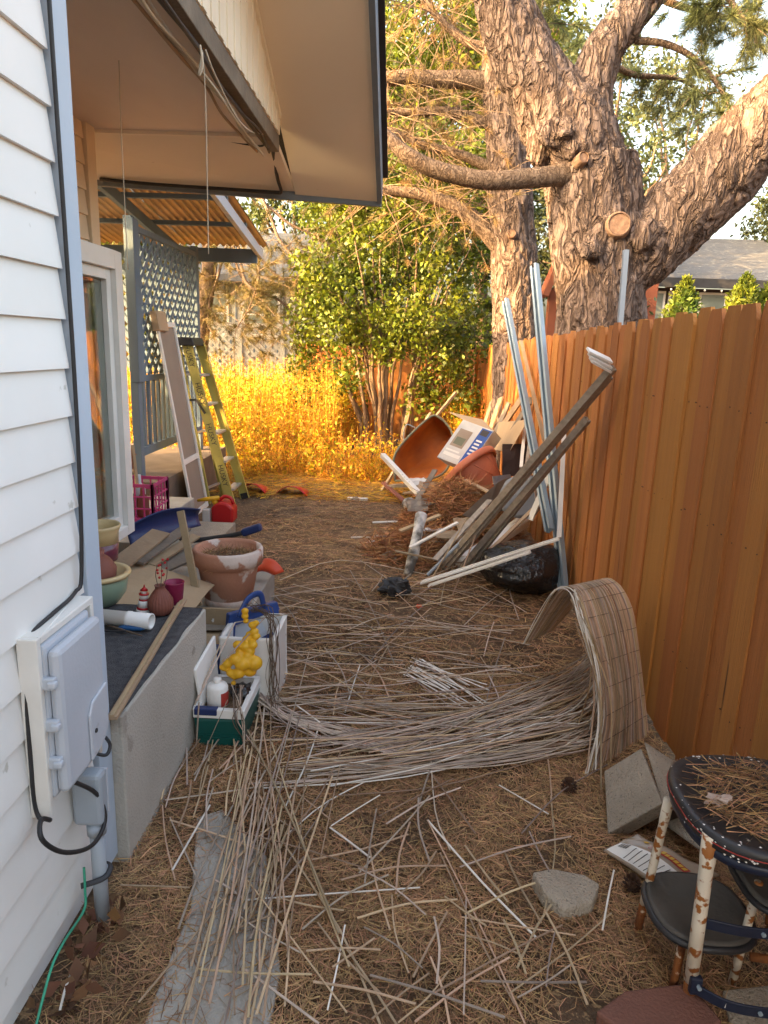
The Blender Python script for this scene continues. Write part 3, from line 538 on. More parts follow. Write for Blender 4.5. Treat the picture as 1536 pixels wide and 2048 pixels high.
for q in ([U(470, 420, 12), U(470, 520), U(520, 610), U(580, 660), U(640, 680)], [U(470, 430, 12), U(440, 540), U(420, 600), U(415, 650)], [U(470, 440, 12), U(540, 540), U(620, 580), U(690, 600), U(720, 640)], [U(450, 420, 12), U(400, 520), U(370, 560), U(330, 600)],
          [U(500, 380, 12), U(570, 440), U(640, 480), U(700, 560)], [U(470, 440, 11.8), U(490, 560, 11), U(560, 600, 11), U(600, 640, 11)], [U(430, 400, 12), U(350, 470), U(300, 540), U(250, 620)], [U(430, 380, 12), U(330, 420), U(260, 440), U(180, 500)], [U(520, 380, 11.8), U(560, 480, 11.2), U(620, 540, 11), U(660, 560, 11)], [U(480, 430, 11.5), U(520, 540, 11), U(500, 610, 10.8), U(470, 660, 10.8)]):
    spray(q, p3, [.03, .022, .014, .006], 30, 58, 'pine_bough', (.3, .8), .16, .6)
# multi-stemmed green shrub
sh = thing('shrub', 'tall green leafy shrub with many slender brown stems', 'shrub', (-.3, 11.2, 0))
clumps = []
for i in range(30):
    bx = -.3+random.gauss(0, .26); by = 11.2+random.gauss(0, .2); tx = bx+(bx+.3)*2.4+random.gauss(0, .3); ty = by+random.gauss(0, .4); hz = random.uniform(1.7, 3.9)
    q = [V((bx, by, -.05)), V((bx+(tx-bx)*.12, by, hz*.3)), V((bx+(tx-bx)*.45, (by+ty)/2, hz*.65)), V((tx, ty, hz))]
    sp = limb(q, [.035, .028, .02, .006], sh, 'stem', 'bark_thin', 6, .05)
for i in range(340):
    a = random.uniform(0, 2*math.pi); rr = math.sqrt(random.random()); z = random.uniform(.75, 4.6); wd = 1.45*(1.0 if z < 3.4 else .85)
    px = -.3+rr*math.cos(a)*wd; py = 11.1+rr*math.sin(a)*1.1
    if z < 1.5 and abs(px+.3) < .42: continue
    clumps.append((px, py, z, random.uniform(.16, .36)))
cl = np.array(clumps); pk = rng.integers(0, len(cl), 36000); Pl = cl[pk, :3]+unit(rng.normal(size=(36000, 3)))*(cl[pk, 3]*rng.uniform(.5, 1.1, 36000))[:, None]
o = npmesh('crown', *leaf_arrays(Pl, .075, .6, .3), 'leaf_a', sh); o['kind'] = 'stuff'
# broadleaf trees farther back
def tree(label, base, trunk_h, crown, n, size, m, nclump, trunk_r=.14, holes=.0):
    t = thing('broadleaf_tree', label, 'tree', base); bx, by, _ = base
    limb([(bx, by, -.1), (bx+.1, by, trunk_h*.5), (bx, by, trunk_h)], [trunk_r*1.2, trunk_r, trunk_r*.8], t, 'trunk')
    cc = []; (cx, cy, cz), (rx, ry, rz) = crown
    while len(cc) < nclump:
        d = V((random.gauss(0, 1), random.gauss(0, 1), random.gauss(0, 1))).normalized()*(random.random()**.4); p = V((cx+d.x*rx, cy+d.y*ry, cz+d.z*rz))
        if noise.noise(p*.55) < holes-.5 and holes: continue
        cc.append((p.x, p.y, p.z, random.uniform(.3, .75)*min(1, rx/2.2)))
    for c_ in cc[:14]: limb([(bx, by, trunk_h*.8), ((bx+c_[0])/2, (by+c_[1])/2, (trunk_h+c_[2])/2), c_[:3]], [.06, .04, .012], t, 'branch', 'bark_thin', 5, .08)
    c = np.array(cc); pk = rng.integers(0, len(c), n); Pl = c[pk, :3]+unit(rng.normal(size=(n, 3)))*(c[pk, 3]*rng.uniform(.3, 1.1, n))[:, None]
    o = npmesh('crown', *leaf_arrays(Pl, size, .55, .35), m, t); o['kind'] = 'stuff'; return t
tree('dense green tree rising behind the shrub, beside the roof edge', (.2, 14.5, 0), 3.0, ((-.1, 14.5, 5.6), (2.4, 1.6, 3.0)), 26000, .11, 'leaf_a', 170)
tree('yellow-green tree filling the gap between the eave and the pines', (1.6, 17, 0), 3.5, ((.8, 17.5, 8.2), (3.4, 2.0, 3.6)), 24000, .13, 'leaf_a', 170)
tree('drooping green tree behind the fork of the big pine', (3.4, 13.5, 0), 3.0, ((3.3, 13.5, 4.9), (1.3, 1.6, 3.1)), 7500, .10, 'leaf_c', 70)
tree('loose pale tree above the grey shingle roof', (6.2, 18, 0), 4.0, ((5.6, 18, 6.6), (2.0, 1.4, 2.4)), 4200, .12, 'leaf_c', 42)
tree('pale green tree at the right-hand edge of the sky', (9.0, 17, 0), 4.0, ((8.7, 17, 5.6), (1.3, 1.5, 2.6)), 5200, .12, 'leaf_c', 42)
tree('leafy tree glimpsed above the white house', (-3.2, 21, 0), 4.0, ((-2.2, 21, 6.8), (4.6, 2.0, 3.2)), 22000, .15, 'leaf_b', 140)
tree('dark green tree between the two pine trunks', (2.2, 15.5, 0), 2.0, ((2.3, 15.5, 3.6), (.9, 1.0, 1.7)), 9000, .10, 'leaf_b', 70)
tree('golden-green tree behind the porch lattice', (-5.2, 13.4, 0), 1.4, ((-5.3, 13.2, 2.4), (1.25, 1.2, 2.2)), 12000, .12, 'leaf_a', 90)
tree('unseen tree added beyond the house roof to shade the forked pine', (-11.5, .5, 0), 4.5, ((-10.5, .5, 8.3), (3.0, 3.6, 2.6)), 11000, .17, 'leaf_b', 46)  # out-of-view crown, added to break up the sun on the pine trunk
tree('unseen tree added at the far left to shade the back house', (-11.5, 13.5, 0), 3.0, ((-11, 13.6, 5.4), (2.0, 2.6, 2.6)), 26000, .16, 'leaf_b', 130)  # out-of-view tree, added to keep direct sun off the back house
# two clipped conifers over the fence
for (u, v, tp, lb) in ((1364, 640, 560, 'small cone-shaped conifer peeking over the fence by the pine trunk'), (1484, 625, 552, 'small yellow-green cone conifer over the fence near the picture edge'), (1538, 610, 566, 'half-hidden small conifer at the edge of the fence top')):
    q = PY(u, v, 8.2); top = PY(u, tp, 8.2).z; a = thing('conifer', lb, 'conifer', (q.x, q.y, 0), 'conifers over the fence'); b = MB(); b.tube([(q.x, q.y, -.05), (q.x, q.y, top-.3)], [.04, .015], 6); b.build('trunk', 'bark_thin', a)
    n = 5000; z = rng.uniform(.3, top, n); rr = .25*np.clip((top-z)/.5, .03, 1)**.75*rng.uniform(.55, 1.05, n); an = rng.uniform(0, 6.283, n); Pl = np.stack([q.x+rr*np.cos(an), q.y+rr*np.sin(an), z], 1)
    o = npmesh('crown', *leaf_arrays(Pl, .07, .45, -.9), 'arbor', a); o['kind'] = 'stuff'
# ---------------------------------------------------------------- golden weeds
n = 7800; wx = rng.uniform(-6.5, 1.0, n); wy = 7.9+5.2*rng.uniform(0, 1, n)**.9; edge = 8.35+.35*(wx+1.7)+.35*np.sin(wx*3.1); k = (wy > edge) & ~((wx > -1.05+.1*(wy-10)) & (wx < .75) & (wy > 9.3)); wx = wx[k]; wy = wy[k]; e_ = wy-edge[k]; n = len(wx)
hh = np.clip(.25+e_*.55, .25, 1.25)*rng.uniform(.55, 1.15, n)
base = np.stack([wx, wy, np.zeros(n)], 1); top = base+np.stack([rng.normal(0, .09, n), rng.normal(0, .09, n), hh], 1); s_ = unit(np.stack([rng.normal(size=n), rng.normal(size=n), np.zeros(n)], 1))*.004
mid = (base+top)/2+rng.normal(0, .02, (n, 3)); Vs = np.stack([base-s_, base+s_, mid+s_*.8, mid-s_*.8, top+s_*.3, top-s_*.3], 1).reshape(-1, 3); ix = np.arange(n)[:, None]*6
Fs = np.concatenate([ix+np.array([0, 1, 2, 3]), ix+np.array([3, 2, 4, 5])])
m_ = 16; t = rng.uniform(.15, 1.0, (n, m_, 1)); Pl = (base[:, None]*(1-t)+top[:, None]*t+rng.normal(0, .028, (n, m_, 3))).reshape(-1, 3); Lv, Lf = leaf_arrays(Pl, .05, .30, -.9)
wd_ = tag(npmesh('weeds', np.concatenate([Vs, Lv]), np.concatenate([Fs, Lf+len(Vs)]), 'weed'), 'tall golden dry weeds glowing in the evening sun', 'weeds', kind='stuff')
n = 900; k = rng.integers(0, len(wx), n); Pl = np.repeat(np.stack([wx[k], wy[k], hh[k]*.7], 1), 26, 0)+rng.normal(0, .11, (n*26, 3)); Pl[:, 2] = np.clip(Pl[:, 2], .03, 1.6)
tag(npmesh('green_weeds', *leaf_arrays(Pl, .06, .5, .2), 'weed_green'), 'leafy greenish weeds mixed among the golden ones', 'weeds', kind='stuff')
# ---------------------------------------------------------------- white house at the back
wh = thing('back_house', 'white house with vertical battens seen through the pine boughs', 'house', (-4, 17, 0))
b = MB(); b.lo((-9, 17.05, 0), (-1.6, 17.3, 3.0)); b.build('wall', 'wall_white', wh)
b = MB(); [b.lo((-9+i*.14, 17.02, .3), (-8.97+i*.14, 17.049, 2.98)) for i in range(53)]; b.build('battens', 'trim_dark', wh)['kind'] = 'stuff'
b = MB(); b.hexa([(-9.5, 16.5, 2.95), (-1.2, 16.5, 2.95), (-1.2, 19, 4.2), (-9.5, 19, 4.2), (-9.5, 16.5, 3.1), (-1.2, 16.5, 3.1), (-1.2, 19, 4.35), (-9.5, 19, 4.35)]); b.build('roof', 'shingle_grey', wh)
for x0_, x1_ in ((-3.95, -3.05), (-5.0, -4.25)):
    b = MB(); b.lo((x0_, 16.99, 1.75), (x1_, 17.018, 2.75)); w_ = b.build('window', 'white_paint', wh); b = MB(); b.lo((x0_+.06, 16.975, 1.82), (x1_-.06, 16.989, 2.24)); b.build('pane', 'window_dark', w_); b = MB(); b.lo((x0_+.06, 16.975, 2.28), (x1_-.06, 16.989, 2.69)); b.build('pane', 'window_dark', w_)
wf = thing('lattice_fence', 'white lattice fence in front of the back house', 'fence', (-4, 16, 0))
for i in range(6): x = -6.6+i*.95; b = MB(); b.lo((x-.05, 15.95, 0), (x+.05, 16.05, 2.05)); b.build('post', 'lattice_white', wf)
for z in (2.0, .9): b = MB(); b.lo((-6.6, 15.97, z-.04), (-1.85, 16.03, z+.04)); b.build('rail', 'lattice_white', wf)
lattice('y', 16.0, -6.6, -1.85, .95, 1.95, .17, .05, 'lattice_white', wf)
# ---------------------------------------------------------------- neighbour's house on the right
nb = thing('neighbour_house', 'dark house with grey shingle roof and white window frames beyond the fence', 'house', (6.5, 15, 0))
b = MB(); b.lo((4.3, 15.3, 0), (12, 15.5, 3.0)); b.build('wall', 'wall_dark', nb)
b = MB(); b.hexa([(4.2, 14.9, 3.06), (12.2, 14.9, 3.10), (12.2, 17.3, 4.22), (4.2, 17.3, 4.18), (4.2, 14.9, 3.14), (12.2, 14.9, 3.18), (12.2, 17.3, 4.30), (4.2, 17.3, 4.26)]); b.build('roof', 'shingle_grey', nb)
b = MB(); b.lo((4.2, 14.86, 2.98), (12.2, 14.895, 3.16)); b.build('fascia', 'black_plastic', nb)
for i in range(7):
    x = 4.65+i*.62; b = MB(); b.lo((x, 15.26, 1.7), (x+.56, 15.298, 2.93)); w_ = b.build('window', 'white_paint', nb); b = MB(); b.lo((x+.05, 15.245, 1.75), (x+.51, 15.259, 2.88)); b.build('pane', 'window_dark', w_)
for i in range(12): b = MB(); b.ball((4.5+i*.33, 14.84, 2.93), .022, 8, 6); b.build('light_bulb', 'bulb', nb, smooth=True)
rg = thing('red_gable', 'rust-red gable end of a house showing between the pine trunks', 'house', (3.1, 13, 0))
q0, q1 = PY(1088, 588, 13), PY(1124, 505, 13); b = MB(); b.bar(q0-(q1-q0)*.06, q1+(q1-q0)*.8, .10, .5, up=(0, 1, 0)); b.build('rake_board', 'wall_red', rg)
b = MB(); b.prism([(q0.x+.12, 13.1, 0), (q0.x+2.0, 13.1, 0), (q0.x+2.0, 13.1, 4.4), (q0.x+.12, 13.1, q0.z+.05)], (0, .2, 0)); b.build('wall', 'wall_red', rg)
# ================================================================ things by the house
# ---- leaning screen door
sd = thing('screen_door', 'narrow white-framed screen door leaning against the lattice', 'screen door', (-2.0, 6.65, 0))
A0, B0 = V((-1.975, 6.42, .0)), V((-1.985, 6.95, .0)); A1, B1 = V((-2.262, 6.42, 1.80)), V((-2.272, 6.95, 1.80)); nx = (A1-A0).cross(B0-A0).normalized()
def sdp(u, v, off=0): return A0+(B0-A0)*u+(A1-A0)*v+nx*off
for u in (.03, .97): b = MB(); b.bar(sdp(u, 0), sdp(u, 1), .04, .022, up=nx); b.build('stile', 'white_paint', sd, bevel=.003)
for v, nm in ((.012, 'rail'), (.29, 'rail'), (.985, 'rail')): b = MB(); b.bar(sdp(.06, v), sdp(.94, v), .05, .02, up=nx); b.build(nm, 'white_paint', sd, bevel=.003)
b = MB(); b.sheet(lambda u, v: sdp(.05+.9*u, .30+.68*v, .004), 2, 2, .002); b.build('screen', 'screen_mesh', sd)
b = MB(); b.sheet(lambda u, v: sdp(.05+.9*u, .02+.26*v, .004), 2, 2, .002); b.build('kick_panel', 'screen_mesh', sd)
b = MB(); b.hexa([sdp(-.06, .93, o_) for o_ in ()] or [sdp(-.05, .95, -.03), sdp(.45, .95, -.03), sdp(.45, .95, .03), sdp(-.05, .95, .03), sdp(-.05, 1.045, -.03), sdp(.45, 1.045, -.03), sdp(.45, 1.045, .03), sdp(-.05, 1.045, .03)]); o = b.build('cardboard_sleeve', 'cardboard', bevel=.004, org=sdp(.2, .95)); tag(o, 'cream cardboard sleeve over the top of the screen door', 'cardboard')
# ---- yellow stepladder
ld = thing('stepladder', 'yellow fibreglass stepladder with black top cap leaning folded by the porch', 'stepladder', (-1.85, 7.15, 0))
ra0, ra1 = V((-1.765, 7.03, 0)), V((-2.185, 7.04, 1.60)); rb0, rb1 = V((-1.695, 7.38, 0)), V((-2.13, 7.33, 1.60)); rc0, rc1 = V((-2.0, 7.03, 0)), V((-2.275, 7.04, 1.60)); rd0, rd1 = V((-1.93, 7.38, 0)), V((-2.235, 7.33, 1.60))
for p, q, wd in ((ra0, ra1, .085), (rb0, rb1, .085), (rc0, rc1, .042), (rd0, rd1, .042)):
    d = (q-p).normalized(); sd_ = d.cross(V((0, 1, 0))).normalized()
    b = MB(); b.bar(p, q, .006, wd, up=sd_)
    for sg in (-1, 1): b.bar(p+sd_*sg*wd/2+V((0, .012 if p.y < 7.2 else -.012, 0)), q+sd_*sg*wd/2+V((0, .012 if p.y < 7.2 else -.012, 0)), .03, .006, up=sd_)
    b.build('rail', 'ladder_yellow', ld)
for k in range(5):
    t = .10+k*.178; p = ra0.lerp(ra1, t); q = rb0.lerp(rb1, t); b = MB(); b.box((p+q)/2+V((.0, 0, 0)), (.085, (q-p).length-.02, .022)); b.build('step', 'aluminium', ld, bevel=.003)
    if k % 2 == 0: p = rc0.lerp(rc1, t); q = rd0.lerp(rd1, t); b = MB(); b.bar(p, q, .02, .02); b.build('rear_bar', 'aluminium', ld)
b = MB(); b.hexa([V((-2.345, 7.0, 1.585)), V((-2.09, 7.0, 1.585)), V((-2.09, 7.38, 1.585)), V((-2.345, 7.38, 1.585)), V((-2.33, 7.01, 1.665)), V((-2.12, 7.01, 1.665)), V((-2.12, 7.37, 1.665)), V((-2.33, 7.37, 1.665))]); b.build('top_cap', 'black_plastic', ld, bevel=.01)
p = ra0.lerp(ra1, .58); q = rc0.lerp(rc1, .66); b = MB(); b.bar(p+V((0, -.012, 0)), p.lerp(q, .5)+V((0, -.012, .07)), .006, .022); b.bar(p.lerp(q, .5)+V((0, -.012, .07)), q+V((0, -.012, 0)), .006, .022); b.build('spreader', 'black_plastic', ld)
for p, q in ((ra0, ra1), (rb0, rb1)): d = (q-p).normalized(); b = MB(); b.bar(p, p+d*.06, .04, .09, up=d.cross(V((0, 1, 0)))); b.build('foot', 'black_rubber', ld)
for t in (.19, .45, .70, .93):
    cu = bpy.data.curves.new('lettering', 'FONT'); cu.body = 'HUSKY'; cu.size = .072; cu.extrude = .0004; cu.align_x = 'CENTER'; cu.align_y = 'CENTER'; cu.materials.append(MATS['black_plastic'])
    tmp = bpy.data.objects.new('t', cu); C.objects.link(tmp); tme = bpy.data.meshes.new_from_object(tmp.evaluated_get(bpy.context.evaluated_depsgraph_get())); bpy.data.objects.remove(tmp); o = bpy.data.objects.new('lettering', tme); C.objects.link(o); o.parent = ld; xd = (ra0-ra1).normalized(); zd = V((0, -1, 0)); zd = (zd-xd*zd.dot(xd)).normalized(); yd = zd.cross(xd); c = ra0.lerp(ra1, t)+zd*.0045-ORG[ld.name]
    o.matrix_local = Matrix(((xd.x, yd.x, zd.x, c.x), (xd.y, yd.y, zd.y, c.y), (xd.z, yd.z, zd.z, c.z), (0, 0, 0, 1)))
# ---- pink milk crate with odds and ends
cx0, cy0, cz0, cw, chh = -2.19, 5.07, .302, .33, .29
mc = thing('milk_crate', 'pink plastic milk crate full of odds and ends on the step', 'crate', (cx0+cw/2, cy0+cw/2, cz0))
def wall_grid(o_, du, name):
    b = MB(); o_ = V(o_); du = V(du); n_ = du.cross(V((0, 0, 1))).normalized()
    for z in (.012, .10, .19, .275): b.bar(o_+V((0, 0, z)), o_+du*cw+V((0, 0, z)), .012, .024 if z in (.012, .275) else .012)
    for k in range(6): h = .02 if k in (0, 5) else .011; b.bar(o_+du*cw*(k/5)+V((0, 0, .0)), o_+du*cw*(k/5)+V((0, 0, chh)), h, h, up=du)
    b.build(name, 'magenta', mc, bevel=.002)
wall_grid((cx0, cy0, cz0), (1, 0, 0), 'side'); wall_grid((cx0+cw, cy0, cz0), (0, 1, 0), 'side'); wall_grid((cx0, cy0+cw, cz0), (1, 0, 0), 'side'); wall_grid((cx0, cy0, cz0), (0, 1, 0), 'side')
b = MB(); b.lo((cx0, cy0, cz0), (cx0+cw, cy0+cw, cz0+.012)); b.build('floor_panel', 'magenta', mc)
for i, (dx, dy, r_, h_, m_, nm, lb) in enumerate([(.10, .11, .05, .26, 'black_plastic', 'bottle', 'dark bottle standing in the pink crate'), (.21, .12, .045, .22, 'terracotta_plain', 'jar', 'brown jar inside the pink crate'), (.14, .23, .05, .30, 'grey_plastic', 'bottle', 'grey bottle at the back of the pink crate')]):
    b = MB(); b.lathe([(r_*.9, 0), (r_, .01), (r_, h_*.62), (r_*.4, h_*.8), (r_*.38, h_), (.001, h_)], (cx0+dx, cy0+dy, cz0+.014), 16); tag(b.build(nm, m_, smooth=True, org=(cx0+dx, cy0+dy, cz0+.014)), lb, nm)
bh = MB(); bh.box((cx0+.06, cy0+.14, .72), (.13, .15, .10)); bh.prism([(cx0-.02, cy0+.06, .77), (cx0+.14, cy0+.06, .77), (cx0+.06, cy0+.06, .86)], (0, .17, 0)); tag(bh.build('birdhouse', 'terracotta_plain', org=(cx0+.06, cy0+.14, .67), bevel=.004), 'small brown peaked birdhouse sitting on top of the pink crate', 'birdhouse')
b = MB(); b.bar((cx0+.20, cy0+.05, .55), (cx0+.15, cy0+.12, .86), .02, .03); tag(b.build('wood_stake', 'wood_raw', org=(cx0+.2, cy0+.05, .55)), 'pale wooden stake poking out of the pink crate', 'stake')
# ---- red fuel can
gc = thing('fuel_can', 'red plastic fuel can with yellow spout near the ladder foot', 'fuel can', (-1.66, 6.35, 0))
b = MB(); b.prism([(-1.76, 6.26, 0), (-1.56, 6.26, 0), (-1.555, 6.26, .14), (-1.60, 6.26, .19), (-1.69, 6.26, .20), (-1.76, 6.26, .15)], (0, .19, 0)); b.build('body', 'red', gc, bevel=.022)
b = MB(); b.tube(spline([(-1.57, 6.355, .17), (-1.60, 6.355, .225), (-1.66, 6.355, .235), (-1.71, 6.355, .19)], 12), .017, 8); b.build('handle', 'red', gc, smooth=True)
b = MB(); b.tube([(-1.73, 6.355, .16), (-1.755, 6.355, .20)], .03, 12); b.tube([(-1.70, 6.34, .225), (-1.82, 6.33, .21), (-1.90, 6.32, .195)], [.022, .02, .012], 10); b.build('spout', 'yellow', gc, smooth=True)
b = MB(); b.lo((-1.84, 6.25, .0), (-1.77, 6.32, .13)); tag(b.build('jar', 'print_grey', bevel=.01, org=(-1.8, 6.28, 0)), 'small grey jar beside the red fuel can', 'jar')
# ---- red plastic shovels at the sunlit edge
for (u, v, du, lb) in ((508, 985, 26, 'red plastic rake head lying past the ladder foot'), (585, 990, 30, 'red plastic scoop lying on the ground by the weeds')):
    q = G(u, v); w_ = du/1410*q.y*1.1; b = MB(); b.sheet(lambda a, c: (q.x+(a-.5)*2*w_, q.y+(c-.5)*.28, .02+.11*(1-(2*a-1)**2)*(1-c*.5)), 12, 4, .006); t_ = tag(b.build('red_shovel_blade', 'red', org=q, smooth=True), lb, 'shovel blade')
# ---- navy snow shovel blade, black shaft with blue grip
b = MB(); p0, p1 = PY(262, 1080, 4.32), PY(402, 1042, 4.9); ax = p1-p0
b.sheet(lambda a, c: p0+ax*a+V((0, .02, 1)).normalized()*(.17*c*(.55+.45*math.sin(math.pi*(.12+.8*a))))+V((-.10, .12, 0))*(c-c*c)*1.2+V((0, 0, -.03)), 16, 8, .008); tag(b.build('snow_shovel', 'navy', org=p0, smooth=True), 'dark navy plastic snow shovel scoop lying across the step', 'shovel')
sg_ = thing('shovel_handle', 'black shovel shaft with a blue grip resting behind the big pot', 'handle', (-1.0, 4.3, .3))
p0, p1, p2 = PY(372, 1082, 4.35), PY(455, 1072, 4.35), PY(484, 1066, 4.35); p3_ = PY(523, 1053, 4.35)
b = MB(); b.tube(spline([PY(362, 1070, 4.4), p0, p1, p2], 16), .016, 8); b.build('shaft', 'black_plastic', sg_, smooth=True)
b = MB(); b.bar(p2, p3_, .055, .05); b.build('grip', 'navy', sg_, bevel=.014)
# ---- cardboard, boards between slab and door
def sheet_thing(name, pts, m, th, label, cat, warp=.01, bevel=0):
    a, b_2, c, d = [V(p) for p in pts]; b = MB(); s0 = random.random()*9
    b.sheet(lambda u, v: (a*(1-u)+b_2*u)*(1-v)+(d*(1-u)+c*u)*v+V((0, 0, 1))*warp*noise.noise(V((u*2.2+s0, v*2.2, 1))), 8, 8, th); return tag(b.build(name, m, org=a), label, cat)
sheet_thing('cardboard_sheet', [(-1.56, 2.90, .53), (-.98, 2.93, .40), (-1.0, 3.60, .36), (-1.62, 3.75, .46)], 'cardboard', .006, 'flattened brown cardboard lying behind the ceramic pots', 'cardboard', .03)
sheet_thing('cardboard_sheet', [(-1.15, 3.0, .34), (-.99, 3.02, .22), (-1.12, 3.68, .22), (-1.35, 3.74, .42)], 'cardboard', .006, 'brown cardboard flap drooping beside the big terracotta pot', 'cardboard', .03)
for i, (pa, pb, wd, m_, lb) in enumerate([(PY(232, 1134, 3.45), PY(322, 1064, 4.05), .11, 'wood_raw', 'wide tan board lying from the pots towards the shovel'), (PY(275, 1125, 3.6), PY(372, 1056, 4.3), .07, 'wood_grey', 'grey weathered board under the tan one'), (PY(300, 1130, 3.7), PY(392, 1072, 4.35), .06, 'wood_raw', 'lower tan board beside the big pot'), (PY(310, 1140, 3.75), PY(425, 1088, 4.4), .12, 'wood_grey', 'bottom grey board of the small stack by the door')]):
    b = MB(); b.bar(pa, pb, wd, .016, up=(.2, -.1, 1)); tag(b.build('board', m_, org=pa, bevel=.002), lb, 'board', 'boards stacked by the door')
b = MB(); pa, pb = PY(398, 1212, 3.45), PY(361, 1022, 3.62); b.bar(pa, pb, .038, .018, up=(0, 1, 0)); tag(b.build('wood_strip', 'wood_raw', org=pa, bevel=.002), 'upright wooden strip leaning beside the big terracotta pot', 'strip')
# ---- big terracotta pot
pot = thing('flower_pot', 'big weathered terracotta pot with white lime stains', 'pot', (-.975, 3.80, .18))
pc_ = (-.975, 3.80, .18)
b = MB(); b.lathe([(.115, 0), (.128, .006), (.168, .225), (.172, .235), (.172, .24), (.190, .245), (.196, .29), (.196, .325), (.190, .335), (.175, .335), (.168, .32), (.158, .25), (.001, .24)], pc_, 40); b.build('body', 'terracotta', pot, smooth=True, bevel=0)
b = MB(); b.lathe([(.1155, .001), (.1295, .0065), (.1372, .05), (.1365, .0505), (.128, .01)], pc_, 40); b.build('salt_band', 'salt_crust', pot, smooth=True)
n = 700; an = rng.uniform(0, 6.283, n); rr = .155*np.sqrt(rng.uniform(0, 1, n)); Tq = np.stack([pc_[0]+rr*np.cos(an), pc_[1]+rr*np.sin(an), np.full(n, .18+.27)+rng.uniform(-.01, .02, n)], 1)
b = MB(); b.lathe([(.162, .275), (.1, .288), (.001, .29)], pc_, 20); b.build('soil', 'soil', pot)
dirs = unit(np.stack([rng.normal(size=n), rng.normal(size=n), rng.uniform(0, .5, n)], 1)); o = npmesh('dry_needles', *tuft_arrays(Tq, dirs, 3, .07, .0018), 'needle', pot); o['kind'] = 'stuff'
b = MB(); pq = [PY(496, 1150, 4.25), PY(530, 1112, 4.25), PY(568, 1137, 4.2), PY(540, 1138, 4.25)]; b.sheet(lambda u, v: (pq[0]*(1-u)+pq[1]*u)*(1-v)+(pq[3]*(1-u)+pq[2]*u)*v+V((0, -.05*math.sin(u*3.1), .03*math.sin(math.pi*v)-.02)), 10, 8, .008); tag(b.build('red_scoop', 'red_orange', org=pq[0], smooth=True), 'bright red-orange plastic shovel blade behind the big pot', 'shovel blade')
# ---- pots, vase and trinkets on the carpet
def pot_at(name, u, v, z, prof, m, label, cat, n=28, sc_=1.0, rib=0, nr=0, dx=0, dy=0):
    c = G(u, v, z)+V((dx, dy, 0)); b = MB(); b.lathe([(r*sc_, h*sc_) for r, h in prof], c, n, rib=rib, nr=nr); return tag(b.build(name, m, org=c, smooth=True), label, cat), c
bw = thing('bowl_planter', 'sage green glazed bowl planter with cream rim', 'planter', G(210, 1206, .523)+V((-.03, 0, 0))); c = ORG[bw.name]
b = MB(); b.lathe([(.075, 0), (.085, .004), (.118, .05), (.128, .10), (.124, .125), (.112, .125), (.108, .10), (.06, .05), (.001, .045)], c, 32); b.build('bowl', 'green_glaze', bw, smooth=True)
b = MB(); b.lathe([(.122, .126), (.140, .126), (.144, .136), (.138, .145), (.118, .143), (.114, .127)], c, 32); b.build('rim', 'cream_glaze', bw, smooth=True)
b = MB(); b.lathe([(.045, 0), (.085, .05), (.09, .08), (.07, .12), (.045, .145), (.05, .165), (.04, .17), (.001, .168)], c+V((.0, 0, .075)), 28, rot('X', 10)); tag(b.build('clay_pot', 'terracotta_plain', org=c+V((0, 0, .05)), smooth=True), 'small terracotta pot sitting inside the green bowl', 'pot')
b = MB(); b.lathe([(.03, 0), (.06, .02), (.065, .06), (.05, .075), (.001, .07)], c+V((-.06, -.05, .18)), 20, rot('Y', 30)); tag(b.build('plastic_cup', 'white_plastic', org=c+V((-.06, -.05, .18)), smooth=True), 'crumpled clear plastic cup beside the small clay pot', 'cup')
c = G(200, 1122, .53); q = thing('ceramic_pot', 'ceramic pot with cream top and burgundy base by the door', 'pot', c)
b = MB(); b.lathe([(.07, 0), (.088, .01), (.095, .10)], c, 28); b.build('base', 'burgundy_glaze', q, smooth=True)
b = MB(); b.lathe([(.095, .10), (.098, .155), (.106, .175), (.110, .185), (.106, .195), (.098, .19), (.092, .16), (.08, .05), (.001, .045)], c, 28); b.build('upper_band', 'cream_glaze', q, smooth=True)
vs_ = thing('vase', 'ribbed brown clay vase holding a red berry sprig', 'vase', G(322, 1226, .523)); c = ORG[vs_.name]
b = MB(); b.lathe([(.036, 0), (.042, .004), (.052, .03), (.050, .06), (.034, .09), (.020, .108), (.019, .118), (.023, .124), (.017, .122), (.015, .10), (.001, .05)], c, 72, rib=.03, nr=24); b.build('body', 'terracotta_plain', vs_, smooth=True)
for k, e_ in enumerate(((-.008, .0, .21), (.012, 0, .225), (.03, .01, .235))):
    b = MB(); b.tube(spline([c+V((0, 0, .09)), c+V((e_[0]*1.2-.006, 0, .16)), c+V(e_)], 8), .0016, 5); s_ = b.build('berry_twig', 'twine_dark', vs_)
    for j in range(4): b = MB(); b.ball(c+V(e_)*(.72+.1*j)+V((random.uniform(-.008, .008), 0, random.uniform(-.006, .006))), .0055, 8, 6); b.build('berry', 'red', s_, smooth=True)
c = G(342, 1215, .523)+V((.0, .05, 0)); b = MB(); b.lathe([(.03, 0), (.034, .003), (.043, .095), (.044, .10), (.041, .1), (.037, .085), (.001, .02)], c, 28); tag(b.build('cup', 'magenta_dark', org=c, smooth=True), 'deep pink cup standing behind the ribbed vase', 'cup')
lh = thing('lighthouse_figurine', 'little red and white striped lighthouse figurine', 'figurine', G(287, 1222, .523)); c = ORG[lh.name]
